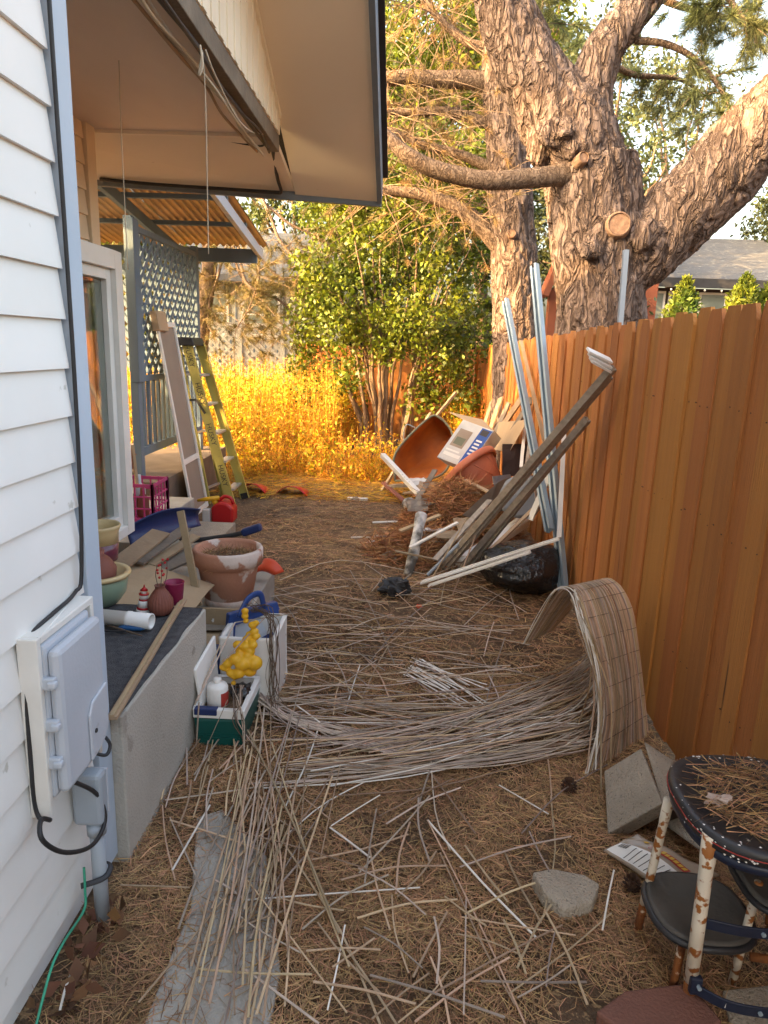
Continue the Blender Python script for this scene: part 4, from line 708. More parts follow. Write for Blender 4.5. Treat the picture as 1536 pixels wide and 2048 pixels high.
for (r0, r1, za, zb, m_) in ((.031, .029, 0, .012, 'white_plastic'), (.028, .027, .012, .022, 'red'), (.0265, .020, .022, .05, 'white_plastic'), (.0195, .0185, .05, .057, 'red'), (.018, .015, .057, .075, 'white_plastic'), (.021, .021, .075, .080, 'red'), (.011, .011, .080, .094, 'white_plastic'), (.017, .003, .094, .108, 'red'), (.003, .002, .108, .118, 'red')):
    b = MB(); b.lathe([(r0, za), (r1, zb)], c, 18, rot('Y', 4)); b.build('band', m_, lh, smooth=2)
b = MB(); p0, p1 = G(195, 1232, .56), G(303, 1243, .56)
ax = (p1-p0).normalized(); q_ = ax.to_track_quat('Z', 'Y').to_matrix(); L_ = (p1-p0).length
b.lathe([(.030, -.12), (.030, L_*.55), (.033, L_*.56), (.033, L_*.62), (.031, L_*.63), (.032, L_), (.026, L_), (.024, L_*.3), (.001, L_*.3)], p0, 24, q_); tag(b.build('plastic_pipe', 'white_plastic', org=p0, smooth=2), 'white plastic pipe lying on the carpet by the corner', 'pipe')
for (ua, va, ub_, vb, r_, m_, lb) in ((238, 1255, 290, 1257, .012, 'blue_tool', 'blue handled hand tool on the carpet under the white pipe'), (200, 1262, 262, 1262, .004, 'black_plastic', 'black stick of the hand tool on the carpet'), (215, 1250, 285, 1272, .004, 'twine_dark', 'thin dark twig lying on the carpet by the blue tool')):
    p0, p1 = G(ua, va, .535), G(ub_, vb, .535); b = MB(); b.tube([p0, p0.lerp(p1, .2), p0.lerp(p1, .85), p1], [r_*.6, r_, r_*.9, r_*.4], 10); tag(b.build('hand_tool', m_, org=p0, smooth=True), lb, 'tool')
p0, p1 = G(224, 1437, .532), G(366, 1200, .534); ws = thing('wood_trim', 'long tan wooden trim strip lying diagonally on the carpeted step', 'trim strip', p0)
b = MB(); b.bar(p0, p1, .030, .012); b.build('strip', 'wood_raw', ws, bevel=.002)
b = MB(); b.bar(p0+V((0, 0, .009)), p1+V((0, 0, .009)), .012, .006); b.build('raised_edge', 'wood_raw', ws)
# ---- wooden drawer and broken plate beside the step
wb = thing('wooden_tray', 'shallow wooden drawer lying open between step and pot', 'drawer', (-.9, 3.2, .19))
b = MB(); b.lo((-1.06, 3.05, .182), (-.80, 3.42, .194)); b.build('base', 'wood_raw', wb)
for a, c_ in (((-1.06, 3.42, .18), (-.80, 3.44, .29)), ((-.815, 3.05, .194), (-.80, 3.419, .27)), ((-1.06, 3.05, .194), (-1.045, 3.419, .27))): b = MB(); b.lo(a, c_); b.build('side', 'wood_raw', wb, bevel=.002)
b = MB(); c = G(430, 1250, .2); b.lathe([(.05, 0), (.11, .006), (.15, .02), (.148, .026), (.10, .014), (.001, .01)], V((c.x, c.y+.05, .19)), 26); tag(b.build('clay_saucer', 'wood_grey', org=c, smooth=True), 'brown clay saucer under the crumpled foil', 'saucer')
b = MB(); b.ball(V((c.x+.02, c.y+.04, .225)), .035, 12, 8, (1.3, 1, .5), jit=1.2); tag(b.build('crumpled_foil', 'print_grey', org=c), 'scrap of crumpled foil on the clay saucer', 'foil')
# ---- green cooler with contents
gx0, gx1, gy0, gy1, gh_ = -.825, -.612, 2.60, 2.92, .175
cl_ = thing('cooler', 'small dark green cooler with white rim full of junk', 'cooler', (-.72, 2.75, 0))
b = MB()
def frus(b, x0, x1, y0, y1, z0, z1, t): b.hexa([(x0+t, y0+t, z0), (x1-t, y0+t, z0), (x1-t, y1-t, z0), (x0+t, y1-t, z0), (x0, y0, z1), (x1, y0, z1), (x1, y1, z1), (x0, y1, z1)])
frus(b, gx0, gx1, gy0, gy1, .0, .135, .012); b.build('body', 'teal', cl_, bevel=.012)
for z in (.045, .055, .065): b = MB(); b.lo((gx0+.02, gy0+.004, z), (gx1-.02, gy0+.009, z+.003)); b.build('ridge', 'teal', cl_)
b = MB(); t = .022
for a, c_ in (((gx0, gy0, .135), (gx1, gy0+t, gh_)), ((gx0, gy1-t, .135), (gx1, gy1, gh_)), ((gx0, gy0+t, .135), (gx0+t, gy1-t, gh_)), ((gx1-t, gy0+t, .135), (gx1, gy1-t, gh_))): b.lo(a, c_)
b.build('rim', 'white_plastic', cl_, bevel=.004)
b = MB(); b.lo((gx0+t, gy0+t, .136), (gx1-t, gy1-t, .142)); b.build('junk_floor', 'soil', cl_)
b = MB(); b.lo((gx0+.006, gy0-.006, .150), (gx0+.10, gy0+.026, .179)); tag(b.build('eyeglass_case', 'navy', org=(gx0, gy0, .15), bevel=.004), 'dark navy case resting on the near rim of the green cooler', 'case')
c = V((-.748, 2.70, .143)); bo = thing('bottle', 'squat white plastic bottle with cap standing in the green cooler', 'bottle', c)
b = MB(); b.lathe([(.040, 0), (.044, .005), (.044, .085), (.038, .098), (.018, .104), (.016, .106)], c, 28); b.build('body', 'white_plastic', bo, smooth=2)
b = MB(); b.lathe([(.0155, .105), (.0165, .107), (.0165, .124), (.001, .125)], c, 18); b.build('cap', 'white_plastic', bo, smooth=2)
b = MB(); b.sheet(lambda u, v: c+V((.0446*math.cos(-1.0+u*1.2), .0446*math.sin(-1.0+u*1.2), .01+v*.06)), 10, 2); b.build('label_patch', 'print_red', bo)
b = MB(); b.hexa([(-.815, 2.66, .15), (-.80, 2.66, .15), (-.79, 2.88, .15), (-.805, 2.88, .15), (-.84, 2.66, .32), (-.825, 2.66, .32), (-.80, 2.88, .38), (-.815, 2.88, .38)]); tag(b.build('cooler_cover', 'white_plastic', org=(-.81, 2.77, .15), bevel=.005), 'white ridged cooler lid standing upright at the side of the green cooler', 'lid')
b = MB()
for (u, v, r_, y_) in [(490, 1222, .016, 2.86), (490, 1232, .016, 2.86), (492, 1242, .013, 2.86), (505, 1250, .018, 2.84), (512, 1246, .014, 2.84), (508, 1264, .018, 2.84), (512, 1274, .015, 2.83), (492, 1278, .016, 2.83), (503, 1281, .016, 2.83), (516, 1272, .012, 2.84), (476, 1290, .022, 2.81), (490, 1293, .022, 2.81), (506, 1290, .02, 2.81), (500, 1302, .022, 2.81), (480, 1302, .02, 2.81), (470, 1318, .026, 2.78), (484, 1328, .032, 2.78), (455, 1326, .024, 2.78), (448, 1334, .02, 2.78), (478, 1346, .026, 2.77), (508, 1326, .036, 2.80), (500, 1342, .028, 2.80), (462, 1346, .02, 2.77), (467, 1366, .012, 2.77), (470, 1352, .018, 2.77), (482, 1312, .02, 2.8), (495, 1312, .022, 2.8), (512, 1262, .013, 2.84), (498, 1268, .014, 2.84), (466, 1380, .009, 2.77), (490, 1335, .02, 2.8)]:
    b.ball(PY(u, v, y_), r_*.98, 12, 8, (1.1, 1, .92))
me = bpy.data.meshes.new('g'); me.from_pydata(b.v, [], b.f); o = bpy.data.objects.new('g', me); C.objects.link(o); md = o.modifiers.new('r', 'REMESH'); md.mode = 'VOXEL'; md.voxel_size = .0042; sm_ = o.modifiers.new('s', 'SMOOTH'); sm_.iterations = 4; m2 = bpy.data.meshes.new_from_object(o.evaluated_get(bpy.context.evaluated_depsgraph_get())); bpy.data.objects.remove(o)
tag(link('gourd_garland', m2, 'yellow', None, True, 0, V((0, 0, 0))), 'knobbly yellow-orange gourd ornament rising out of the green cooler', 'ornament')
b = MB(); b.ball((-.665, 2.78, .17), .045, 12, 8, (1, 1, .8), jit=.5); tag(b.build('black_pouch', 'black_bag', org=(-.665, 2.78, .15), smooth=True), 'black plastic pouch in the green cooler behind the bottle', 'pouch')
# ---- blue and white cooler behind
bc = thing('cooler', 'blue and white cooler standing open behind the green one', 'cooler', (-.70, 3.15, 0))
b = MB(); t = .02; X0, X1, Y0, Y1 = -.81, -.555, 2.97, 3.30
for a, c_ in (((X0, Y0, 0), (X1, Y0+t, .33)), ((X0, Y1-t, 0), (X1, Y1, .33)), ((X0, Y0+t, 0), (X0+t, Y1-t, .33)), ((X1-t, Y0+t, 0), (X1, Y1-t, .33)), ((X0+t, Y0+t, 0), (X1-t, Y1-t, .02))): b.lo(a, c_)
b.build('body', 'white_plastic', bc, bevel=.006)
ld0, ld1, ld2, ld3 = PY(448, 1330, 3.12), PY(558, 1262, 3.32), PY(552, 1208, 3.36), PY(455, 1238, 3.16)
def LP(u, v, off=0): n_ = (ld1-ld0).cross(ld3-ld0).normalized(); return (ld0*(1-u)+ld1*u)*(1-v)+(ld3*(1-u)+ld2*u)*v+n_*off
b = MB()
for (u0, u1, v0, v1) in ((0, 1, 0, .14), (0, 1, .86, 1.12), (0, .14, .14, .86), (.86, 1, .14, .86)): b.hexa([LP(u0, v0, -.022), LP(u1, v0, -.022), LP(u1, v1, -.022), LP(u0, v1, -.022), LP(u0, v0, .022), LP(u1, v0, .022), LP(u1, v1, .022), LP(u0, v1, .022)])
b.build('lid', 'blue_lid', bc, bevel=.006)
b = MB(); b.hexa([LP(.14, .14, -.016), LP(.86, .14, -.016), LP(.86, .86, -.016), LP(.14, .86, -.016), LP(.14, .14, .004), LP(.86, .14, .004), LP(.86, .86, .004), LP(.14, .86, .004)]); b.build('lid_liner', 'grey_plastic', bc)
b = MB(); b.tube(spline([PY(478, 1235, 3.1), PY(496, 1198, 3.15), PY(520, 1188, 3.2), PY(528, 1215, 3.22)], 14), .016, 8, flat=.5); b.build('handle', 'blue_lid', bc, smooth=True)
b = MB(); b.lo((-.86, 2.99, .0), (-.815, 3.03, .27)); b.build('side_strip', 'blue_lid', bc)
# strings draped over the coolers
sn = thing('string_tangle', 'tangle of brown strings and slats draped over the two coolers', 'string tangle', (-.62, 2.9, 0))
for k in range(14):
    g = lambda s_=1: random.gauss(0, s_); pts = [PY(500+8*g(), 1215+6*g(), 3.1), PY(538+7*g(), 1232+6*g(), 3.0), PY(546+7*g(), 1290+9*g(), 2.96), PY(545+9*g(), 1372+9*g(), 2.94), G(552+14*g(), 1425+9*g(), .02), G(610+40*g(), 1445+16*g(), .02)]
    b = MB(); b.tube(spline(pts, 20), random.uniform(.001, .0022), 5); b.build('strand', 'twine_dark', sn)
for k in range(10):
    pts = [PY(478+8*g(), 1370, 2.72), PY(472+5*g(), 1405, 2.60), PY(478+7*g(), 1442, 2.585), G(492+14*g(), 1498+9*g(), .02)]; b = MB(); b.tube(spline(pts, 16), random.uniform(.001, .002), 5); b.build('strand', 'twine_dark' if k % 2 else 'slat_grey', sn)
for ua, va, ya, ub_, vb, yb in ((395, 1400, 2.6, 470, 1245, 2.95), (470, 1245, 2.95, 595, 1225, 3.1), (398, 1405, 2.58, 392, 1500, 2.6), (440, 1290, 2.8, 385, 1420, 2.62), (455, 1400, 2.56, 415, 1490, 2.55), (530, 1235, 2.9, 440, 1330, 2.7)):
    b = MB(); b.bar(PY(ua, va, ya), PY(ub_, vb, yb), .006, .0025); b.build('slat', 'slat_grey', sn)
# ================================================================ junk pile along the fence
def channel(name, p, q, wd, dp, m, label, cat, up=(0, 1, 0), group=None, th=.004, lips=True):
    t = thing(name, label, cat, p, group); p = V(p); q = V(q); d = (q-p).normalized(); a = d.cross(V(up)).normalized(); u = a.cross(d).normalized()
    b = MB(); b.bar(p, q, wd, th, up=u); b.build('web', m, t)
    for sg in (-1, 1):
        b = MB(); b.bar(p+a*sg*(wd/2-th/2)-u*(dp/2+th/2), q+a*sg*(wd/2-th/2)-u*(dp/2+th/2), th, dp, up=u); b.build('flange', m, t)
        if lips: b = MB(); b.bar(p+a*sg*(wd/2-.012)-u*dp, q+a*sg*(wd/2-.012)-u*dp, .014, th, up=u); b.build('lip', m, t)
    return t
fy = V((-.8, -.6, 0))
channel('steel_stud', (1.13, 4.58, .06), PX(1072, 532, .98), .065, .035, 'galv', 'tall blue-grey steel stud leaning on the fence, nearest of the two', 'steel stud', up=-fy)
channel('steel_stud', PX(1103, 1062, 1.04), PX(1014, 602, .86), .06, .035, 'galv', 'shorter blue-grey steel stud leaning left of the tall one', 'steel stud', up=-fy)
b = MB(); pa, pb = PX(1108, 965, 1.12), PX(1042, 682, 1.13); b.bar(pa, pb, .03, .02); tag(b.build('wood_strip', 'wood_raw', org=pa), 'thin pale wood strip leaning between the two steel studs', 'strip')
# long window tracks leaning from the pile to the fence
pa, pb = V((.31, 5.14, .02)), PX(1222, 735, 1.10)
for k, (o0, o1, w_, lb) in enumerate(((V((0, 0, 0)), PX(1222, 735, 1.10), .042, 'upper long grey-brown window track leaning diagonally onto the fence'), (V((.03, -.03, .0)), PX(1216, 752, 1.11), .036, 'second long window track lying just under the upper one'), (V((.12, -.09, .0)), PX(1172, 838, 1.10), .045, 'third window track, lower and parallel to the diagonal ones'), (V((.16, -.12, .0)), PX(1140, 880, 1.10), .036, 'lowest and shortest of the diagonal window tracks'), (V((.02, .10, .0)), PX(1215, 742, 1.13), .04, 'rearmost long window track behind the diagonal ones'))):
    channel('window_track', pa+o0, o1, w_, .03, 'track_grey', lb, 'window track', up=(-.5, -1, .6))
wt = thing('track_end', 'white folded metal end piece hooked over the fence-side track end', 'bracket', pb)
q0, q1, q2 = PY(1176, 700, 3.9), PX(1222, 722, 1.10), PX(1222, 735, 1.10)
for k, dz in enumerate((0, -.028, -.05)): b = MB(); b.bar(q0+V((.01*k, 0, dz)), q1+V((0, 0, dz)), .05, .012, up=(0, -.6, 1)); b.build('leaf', 'white_paint', wt)
for ua, va, za, ub_, vb, zb, wd, m_, lb in ((842, 1166, .03, 1118, 1078, .46, .045, 'white_paint', 'upper white wooden strip lying across the black bag'), (858, 1172, .02, 1060, 1105, .40, .04, 'white_paint', 'lower white wooden strip lying beside the black bag')):
    p0, p1 = G(ua, va, za), G(ub_, vb, zb); t = thing('white_strip', lb, 'strip', p0); b = MB(); b.bar(p0, p1, wd, .014); b.build('strip', m_, t, bevel=.002); b = MB(); b.bar(p0+V((0, 0, .011)), p1+V((0, 0, .011)), wd*.35, .010); b.build('ridge', m_, t)
b = MB(); p0, p1 = G(920, 1128, .06), G(1052, 1040, .26); b.bar(p0, p1, .10, .075, up=(0, -.4, 1)); tag(b.build('downspout', 'white_paint', org=p0, bevel=.012), 'white rectangular downspout lying under the window tracks', 'downspout')
b = MB(); b.tube([G(855, 1150, .03), G(955, 1050, .4)], .012, 8); tag(b.build('wire_rod', 'pvc_grey', org=G(855, 1150)), 'thin grey rod lying between the tracks and the downspout', 'rod')
# black rubbish bag
b = MB(); b.ball((.89, 4.80, .16), .29, 56, 36, (1.05, .95, .62)); me = bpy.data.meshes.new('bag')
vv = []
for p in b.v:
    p = V(p); d = (p-V((.89, 4.80, .16))); k = 1+.16*noise.noise(p*4)+.10*abs(noise.noise(V((p.x*3, p.y*3, p.z*22))))-.05*abs(noise.noise(p*13)); p = V((.89, 4.80, .16))+d*k; p.z = max(p.z, .0); p.x = min(p.x, 1.09+.02*noise.noise(p*6)); vv.append(p)
b.v = [tuple(p) for p in vv]; tag(b.build('rubbish_bag', 'black_bag', org=(.91, 4.82, 0), smooth=True), 'shiny black plastic rubbish bag slumped against the fence', 'bag')
# lavender tub
tb_ = thing('plastic_tub', 'pale lavender plastic tub tipped against the fence', 'tub', (1.0, 5.4, .3)); q_ = rot('Y', -35) @ rot('X', 50)
b = MB(); b.lathe([(.08, 0), (.13, .03), (.165, .2), (.155, .2), (.12, .05), (.001, .03)], (1.03, 5.75, .40), 28, q_); b.build('body', 'lavender', tb_, smooth=True)
b = MB(); b.lathe([(.155, .195), (.185, .195), (.188, .215), (.155, .217)], (1.03, 5.75, .40), 28, q_); b.build('rim', 'bin_grey', tb_, smooth=True)
# brush heap: mound with twigs and needles
def heap(name, c, rad, h, m, n, label):
    t = thing(name, label, 'heap', c); b = MB(); c = V(c)
    b.sheet(lambda u, v: c+V((math.cos(u*6.2832)*rad[0]*v, math.sin(u*6.2832)*rad[1]*v, h*(1-v**2)**1.2*(1+.35*noise.noise(V((math.cos(u*6.28)*2*v, math.sin(u*6.28)*2*v, c.x))))-.02)), 26, 10); b.build('litter_core', 'soil', t)
    an = rng.uniform(0, 6.283, n); rr = np.sqrt(rng.uniform(0, 1, n)); P_ = np.stack([c.x+rad[0]*rr*np.cos(an), c.y+rad[1]*rr*np.sin(an), c.z+h*(1-rr**2)**1.2+rng.uniform(-.03, .03, n)], 1)
    d = unit(np.stack([rng.normal(size=n)+.6, rng.normal(size=n)*.7, rng.normal(size=n)*.28], 1)); o = npmesh('twigs', *tuft_arrays(P_, d, 1, .28, .005, .3), m, t); o['kind'] = 'stuff'; return t
heap('brush_heap', (.50, 6.12, 0), (.52, .48, 0), .46, 'twig_rust', 7500, 'heap of rusty brown twigs and pine needles under the planter')
heap('litter_heap', (.20, 5.55, 0), (.46, .42, 0), .16, 'twig_rust', 3000, 'low mound of dry litter beside the birch log')
# wheelbarrow tray, tipped on its side
wbq = [PY(790, 962, 7.7), PY(792, 905, 7.8), PY(855, 838, 8.0), PY(880, 836, 8.0), PY(905, 870, 7.95), PY(900, 925, 7.7), PY(870, 955, 7.55)]
wr = thing('wheelbarrow', 'rusty orange wheelbarrow tipped on its side at the back of the pile', 'wheelbarrow', (.35, 7.8, 0))
cen = sum(wbq, V((0, 0, 0)))/7; bd = V((.10, .34, -.03)); b = MB(); rimp = spline(wbq+[wbq[0]], 42)[:-1]; n_ = len(rimp); inn = [cen+(p-cen)*.62+bd for p in rimp]; mid = [cen+(p-cen)*.90+bd*.35 for p in rimp]
ci = cen+bd; b.add(rimp+mid+inn+[ci], [(i, (i+1) % n_, n_+(i+1) % n_, n_+i) for i in range(n_)]+[(n_+i, n_+(i+1) % n_, 2*n_+(i+1) % n_, 2*n_+i) for i in range(n_)]+[(2*n_+i, 2*n_+(i+1) % n_, 3*n_) for i in range(n_)]); o = b.build('tray', 'rust_tray', wr, smooth=True); sol = o.modifiers.new('s', 'SOLIDIFY'); sol.thickness = .006
b = MB(); b.tube(rimp+[rimp[0]], .014, 6); b.build('rim', 'tray_green', wr, smooth=True)
for pa, pb in ((PY(762, 985, 8.0), PY(862, 826, 8.55)), (PY(850, 860, 8.75), PY(912, 785, 9.0))): b = MB(); b.bar(pa, pb, .035, .035); b.build('handle', 'wood_raw', wr, bevel=.004)
b = MB(); c = PY(835, 905, 8.5); b.lathe([(.12, -.03), (.17, -.035), (.18, 0), (.17, .035), (.12, .03)], c, 24, rot('Y', 70)); w_ = b.build('wheel', 'black_rubber', wr, smooth=True); b = MB(); b.lathe([(.02, -.05), (.115, -.02), (.115, .02), (.02, .05)], c, 18, rot('Y', 70)); b.build('rim', 'galv', w_, smooth=True)
b = MB(); b.tube(spline([PY(826, 895, 8.1), PY(808, 880, 8.1), PY(812, 850, 8.1), PY(830, 855, 8.1)], 14), .006, 6); b.build('leg', 'galv', wr)
# carton with blue print
cb_ = thing('carton', 'open cardboard carton with grey and blue print on the pile', 'carton', (.62, 6.9, .35)); y_ = 6.75
a, b2, c2 = PY(874, 914, y_-.02), PY(935, 938, y_-.14), PY(988, 862, y_-.02); d2 = a+(c2-b2)       # printed front face
e2, f2 = PY(1000, 905, y_+.22), PY(985, 862, y_+.25)
dpt = V((.10, .22, -.10))
def quadp(p, q, r_, s_, u, v, off): n_ = (q-p).cross(s_-p).normalized(); n_ = n_ if n_.y < 0 else -n_; return (p*(1-u)+q*u)*(1-v)+(s_*(1-u)+r_*u)*v+n_*off
b = MB(); b.hexa([a, b2, c2, d2, a+dpt, b2+dpt, c2+dpt, d2+dpt]); b.build('body', 'carton_white', cb_)
def patch(u0, u1, v0, v1, m_, nm, off=.003): b = MB(); b.add([quadp(a, b2, c2, d2, u, v, off) for u, v in ((u0, v0), (u1, v0), (u1, v1), (u0, v1))], [(0, 1, 2, 3)]); return b.build(nm, m_, cb_)
patch(.02, .98, .02, .98, 'print_grey', 'front_print'); patch(.66, .98, .04, .97, 'print_blue', 'blue_band', .005); patch(.70, .92, .80, .94, 'print_dark', 'logo_block', .007)
patch(.10, .50, .36, .80, 'stone', 'picture', .005); patch(.16, .44, .42, .60, 'tray_green', 'picture', .007); patch(.08, .6, .12, .2, 'white_paint', 'text_block', .005); patch(.08, .5, .24, .28, 'white_paint', 'text_block', .005)
for k in range(5): patch(.72, .90-.02*(k % 2), .30+k*.085, .34+k*.085, 'white_paint', 'text_line', .007)
for pts, nm in (([d2, c2, c2+V((-.10, .16, .09)), d2+V((-.14, .14, .06))], 'flap'), ([c2, c2+dpt, PY(990, 868, y_+.3), PY(975, 855, y_+.1)], 'flap')): b = MB(); b.add(pts, [(0, 1, 2, 3)]); o = b.build(nm, 'cardboard', cb_); sol = o.modifiers.new('s', 'SOLIDIFY'); sol.thickness = .005
# cardboard panel, leaning boards on the fence
b = MB(); q_ = [PX(985, 898, .92), PX(998, 845, 1.0), PX(1056, 840, 1.10), PX(1030, 885, 1.02), PX(1018, 905, .98)]; b.prism(q_, (.004, .006, .002)); tag(b.build('cardboard_piece', 'cardboard', org=q_[0]), 'flat tan cardboard panel leaning on the fence behind the carton', 'cardboard')
for i, (ub_, vb, ut, vt, wd, m_) in enumerate(((958, 885, 985, 800, .13, 'wood_raw'), (972, 885, 1002, 795, .12, 'wood_raw'), (985, 880, 1018, 805, .10, 'wood_grey'), (1000, 860, 1048, 790, .09, 'wood_raw'), (1020, 870, 1062, 800, .08, 'wood_grey'))):
    pa, pb = PX(ub_, vb, .95+.02*i), PX(ut, vt, 1.14); b = MB(); b.bar(pa, pb, wd, .018, up=(-1, -.3, .2)); tag(b.build('leaning_board', m_, org=pa, bevel=.002), ['widest sunlit board leaning on the fence behind the carton', 'second sunlit board leaning on the fence behind the carton', 'greyish board leaning on the fence beside the cardboard panel', 'narrow tan board leaning above the cardboard panel', 'narrow grey board leaning by the shorter steel stud'][i], 'board', 'boards leaning on the fence')
for i, (ua, va, ub_, vb, m_, lb) in enumerate(((1042, 935, 1050, 850, 'white_paint', 'white frame bar standing behind the window tracks'), (1052, 940, 1062, 862, 'track_grey', 'grey frame bar standing beside the white one behind the tracks'), (1118, 1075, 1128, 870, 'white_paint', 'thin white strip standing close to the fence by the tall stud'))):
    pa, pb = PX(ua, va, 1.05), PX(ub_, vb, 1.12); b = MB(); b.bar(pa, pb, .03, .02); tag(b.build('frame_bar', m_, org=pa), lb, 'bar')
# big tipped terracotta-coloured planter
pl = thing('planter', 'large terracotta-coloured plastic planter lying tipped on the brush heap', 'planter', (.56, 6.25, .35)); q_ = V((-.62, .42, .66)).to_track_quat('Z', 'Y').to_matrix()
c = PY(938, 938, 6.55)
b = MB(); b.lathe([(.14, -.30), (.17, -.29), (.26, -.03), (.262, .0), (.25, .0), (.16, -.27), (.001, -.27)], c, 40, q_); b.build('body', 'terracotta_plastic', pl, smooth=True)
b = MB(); b.lathe([(.25, -.005), (.292, -.045), (.30, -.02), (.30, .02), (.29, .03), (.25, .025)], c, 40, q_); b.build('rim', 'terracotta_plastic', pl, smooth=2)
for k in range(9):
    a_ = k*2*math.pi/9; b = MB(); b.tube([c+q_@V((.252*math.cos(a_), .252*math.sin(a_), -.06)), c+q_@V((.198*math.cos(a_+.5), .198*math.sin(a_+.5), -.22))], .008, 6); b.build('relief_band', 'terracotta_plastic', pl, smooth=True)
# scraps at the front of the pile
def scrap(name, ua, va, za, ub_, vb, zb, wd, th, m_, label, cat): p0, p1 = G(ua, va, za), G(ub_, vb, zb); b = MB(); b.bar(p0, p1, wd, th); return tag(b.build(name, m_, org=p0, bevel=.002), label, cat)
def at(u, v, y): p = PY(u, v, y); return p
b = MB(); pa, pb = at(765, 910, 6.9), at(838, 988, 6.3); b.bar(pa, pb, .05, .045); t_ = thing('white_post', 'white slotted metal post sticking up out of the pile by the wheelbarrow', 'post', pb); b.build('bar', 'white_paint', t_, bevel=.004); b = MB(); [b.box(pa.lerp(pb, .55+.06*k)+V((0, -.026, .012)), (.02, .006, .008)) for k in range(4)]; b.build('slots', 'print_dark', t_)
scrap('plank', 780, 972, .10, 880, 968, .22, .13, .03, 'wood_grey', 'broad grey plank lying in front of the wheelbarrow', 'plank')
scrap('plank', 766, 965, .12, 808, 1002, .05, .05, .02, 'terracotta_plain', 'dark red-brown stick beside the white slotted post', 'stick')
scrap('plank', 815, 985, .18, 880, 985, .28, .12, .02, 'cardboard', 'torn cardboard lying under the wheelbarrow tray', 'cardboard')
b = MB(); c = G(815, 1040, .0)+V((0, .0, .0)); p0 = c+V((0, 0, .16)); b.lathe([(.055, -.03), (.062, 0), (.06, .05), (.05, .06), (.001, .055)], p0, 14, rot('X', 70) @ rot('Y', 20)); tag(b.build('log_slice', 'birch', org=p0, smooth=True), 'pale round log slice on the edge of the pile', 'log')
b = MB(); c = V((.10, 5.1, 0)); b.tube([c+V((-.04, -.12, .0)), c+V((.0, .02, .14)), c+V((.03, .18, .28)), c+V((.05, .3, .36))], [.035, .045, .04, .05], 10); tag(b.build('birch_log', 'birch', org=c, smooth=True), 'crooked log with peeling white bark standing at the pile front', 'log')
for i, (ua, va, za, ub_, vb, zb, wd, m_, lb) in enumerate(((850, 1062, .14, 880, 1050, .16, .05, 'cardboard', 'folded tan shingle scrap beside the birch log'), (858, 1072, .13, 915, 1060, .15, .07, 'wood_grey', 'grey shingle scrap on the dark boards'), (880, 1082, .12, 935, 1082, .12, .05, 'wood_raw', 'thin tan lath on top of the dark boards'), (835, 1082, .09, 930, 1090, .10, .16, 'shingle_dark', 'black roofing felt sheet in the low stack'), (845, 1102, .05, 915, 1098, .05, .14, 'wood_grey', 'brown board at the bottom of the low stack'), (745, 1045, .02, 795, 1043, .03, .03, 'white_paint', 'short whitish stick left of the birch log'), (702, 1075, .01, 790, 1072, .012, .012, 'slat_white', 'long thin white stick pointing at the birch log'))):
    scrap('scrap', ua, va, za, ub_, vb, zb, wd, .012, m_, lb, 'scrap')
scrap('white_offcut', 695, 997, .01, 735, 999, .02, .05, .03, 'white_paint', 'short white offcut on the soil at the shade edge', 'offcut')
b = MB(); b.box(G(860, 1118, .0)+V((0, .1, .09)), (.16, .16, .18), rot('Z', 25)); tag(b.build('wood_block', 'wood_grey', org=G(860, 1118), bevel=.006), 'dark weathered wood block under the roofing felt', 'block')
b = MB(); b.box(G(900, 1120, .0)+V((0, .1, .08)), (.10, .16, .16), rot('Z', -20)); tag(b.build('wood_block', 'wood_raw', org=G(900, 1120), bevel=.006), 'small tan wood block beside the window track foot', 'block')
for i, (u, v, y_, wd, ht, rz, rx, m_, lb) in enumerate(((905, 985, 6.3, .26, .20, 20, 60, 'cardboard', 'crumpled cardboard sheet between planter and twigs'), (860, 975, 6.5, .24, .16, -15, 30, 'wood_raw', 'tan fibreboard scrap in front of the wheelbarrow'), (838, 962, 6.9, .2, .12, 35, 20, 'carton_white', 'torn pale carton flap inside the wheelbarrow mouth'), (835, 1010, 5.9, .18, .12, 10, 50, 'wood_grey', 'grey board offcut standing by the log slice'), (905, 1070, 5.35, .24, .14, -12, 12, 'wood_raw', 'splintered tan panel over the roofing felt'), (935, 1050, 5.45, .2, .16, 28, 35, 'cardboard', 'bent cardboard scrap under the window tracks'), (1010, 985, 5.9, .22, .3, 40, 70, 'bin_grey', 'dark plastic panel between planter and tracks'), (1030, 920, 6.6, .25, .3, 15, 80, 'wall_dark', 'dark board standing behind the carton'), (1075, 960, 5.6, .16, .34, 60, 80, 'print_grey', 'pale grey sheet metal piece beside the lavender tub'))):
    c = PY(u, v, y_); c.z = max(c.z, .06); b = MB(); m3 = rot('Z', rz) @ rot('X', rx); b.sheet(lambda a_, e_: c+m3@V(((a_-.5)*wd, (e_-.5)*ht, .02*noise.noise(V((a_*3+i, e_*3, 1))))), 6, 6, .006); tag(b.build('scrap_piece', m_, org=c), lb, 'scrap')
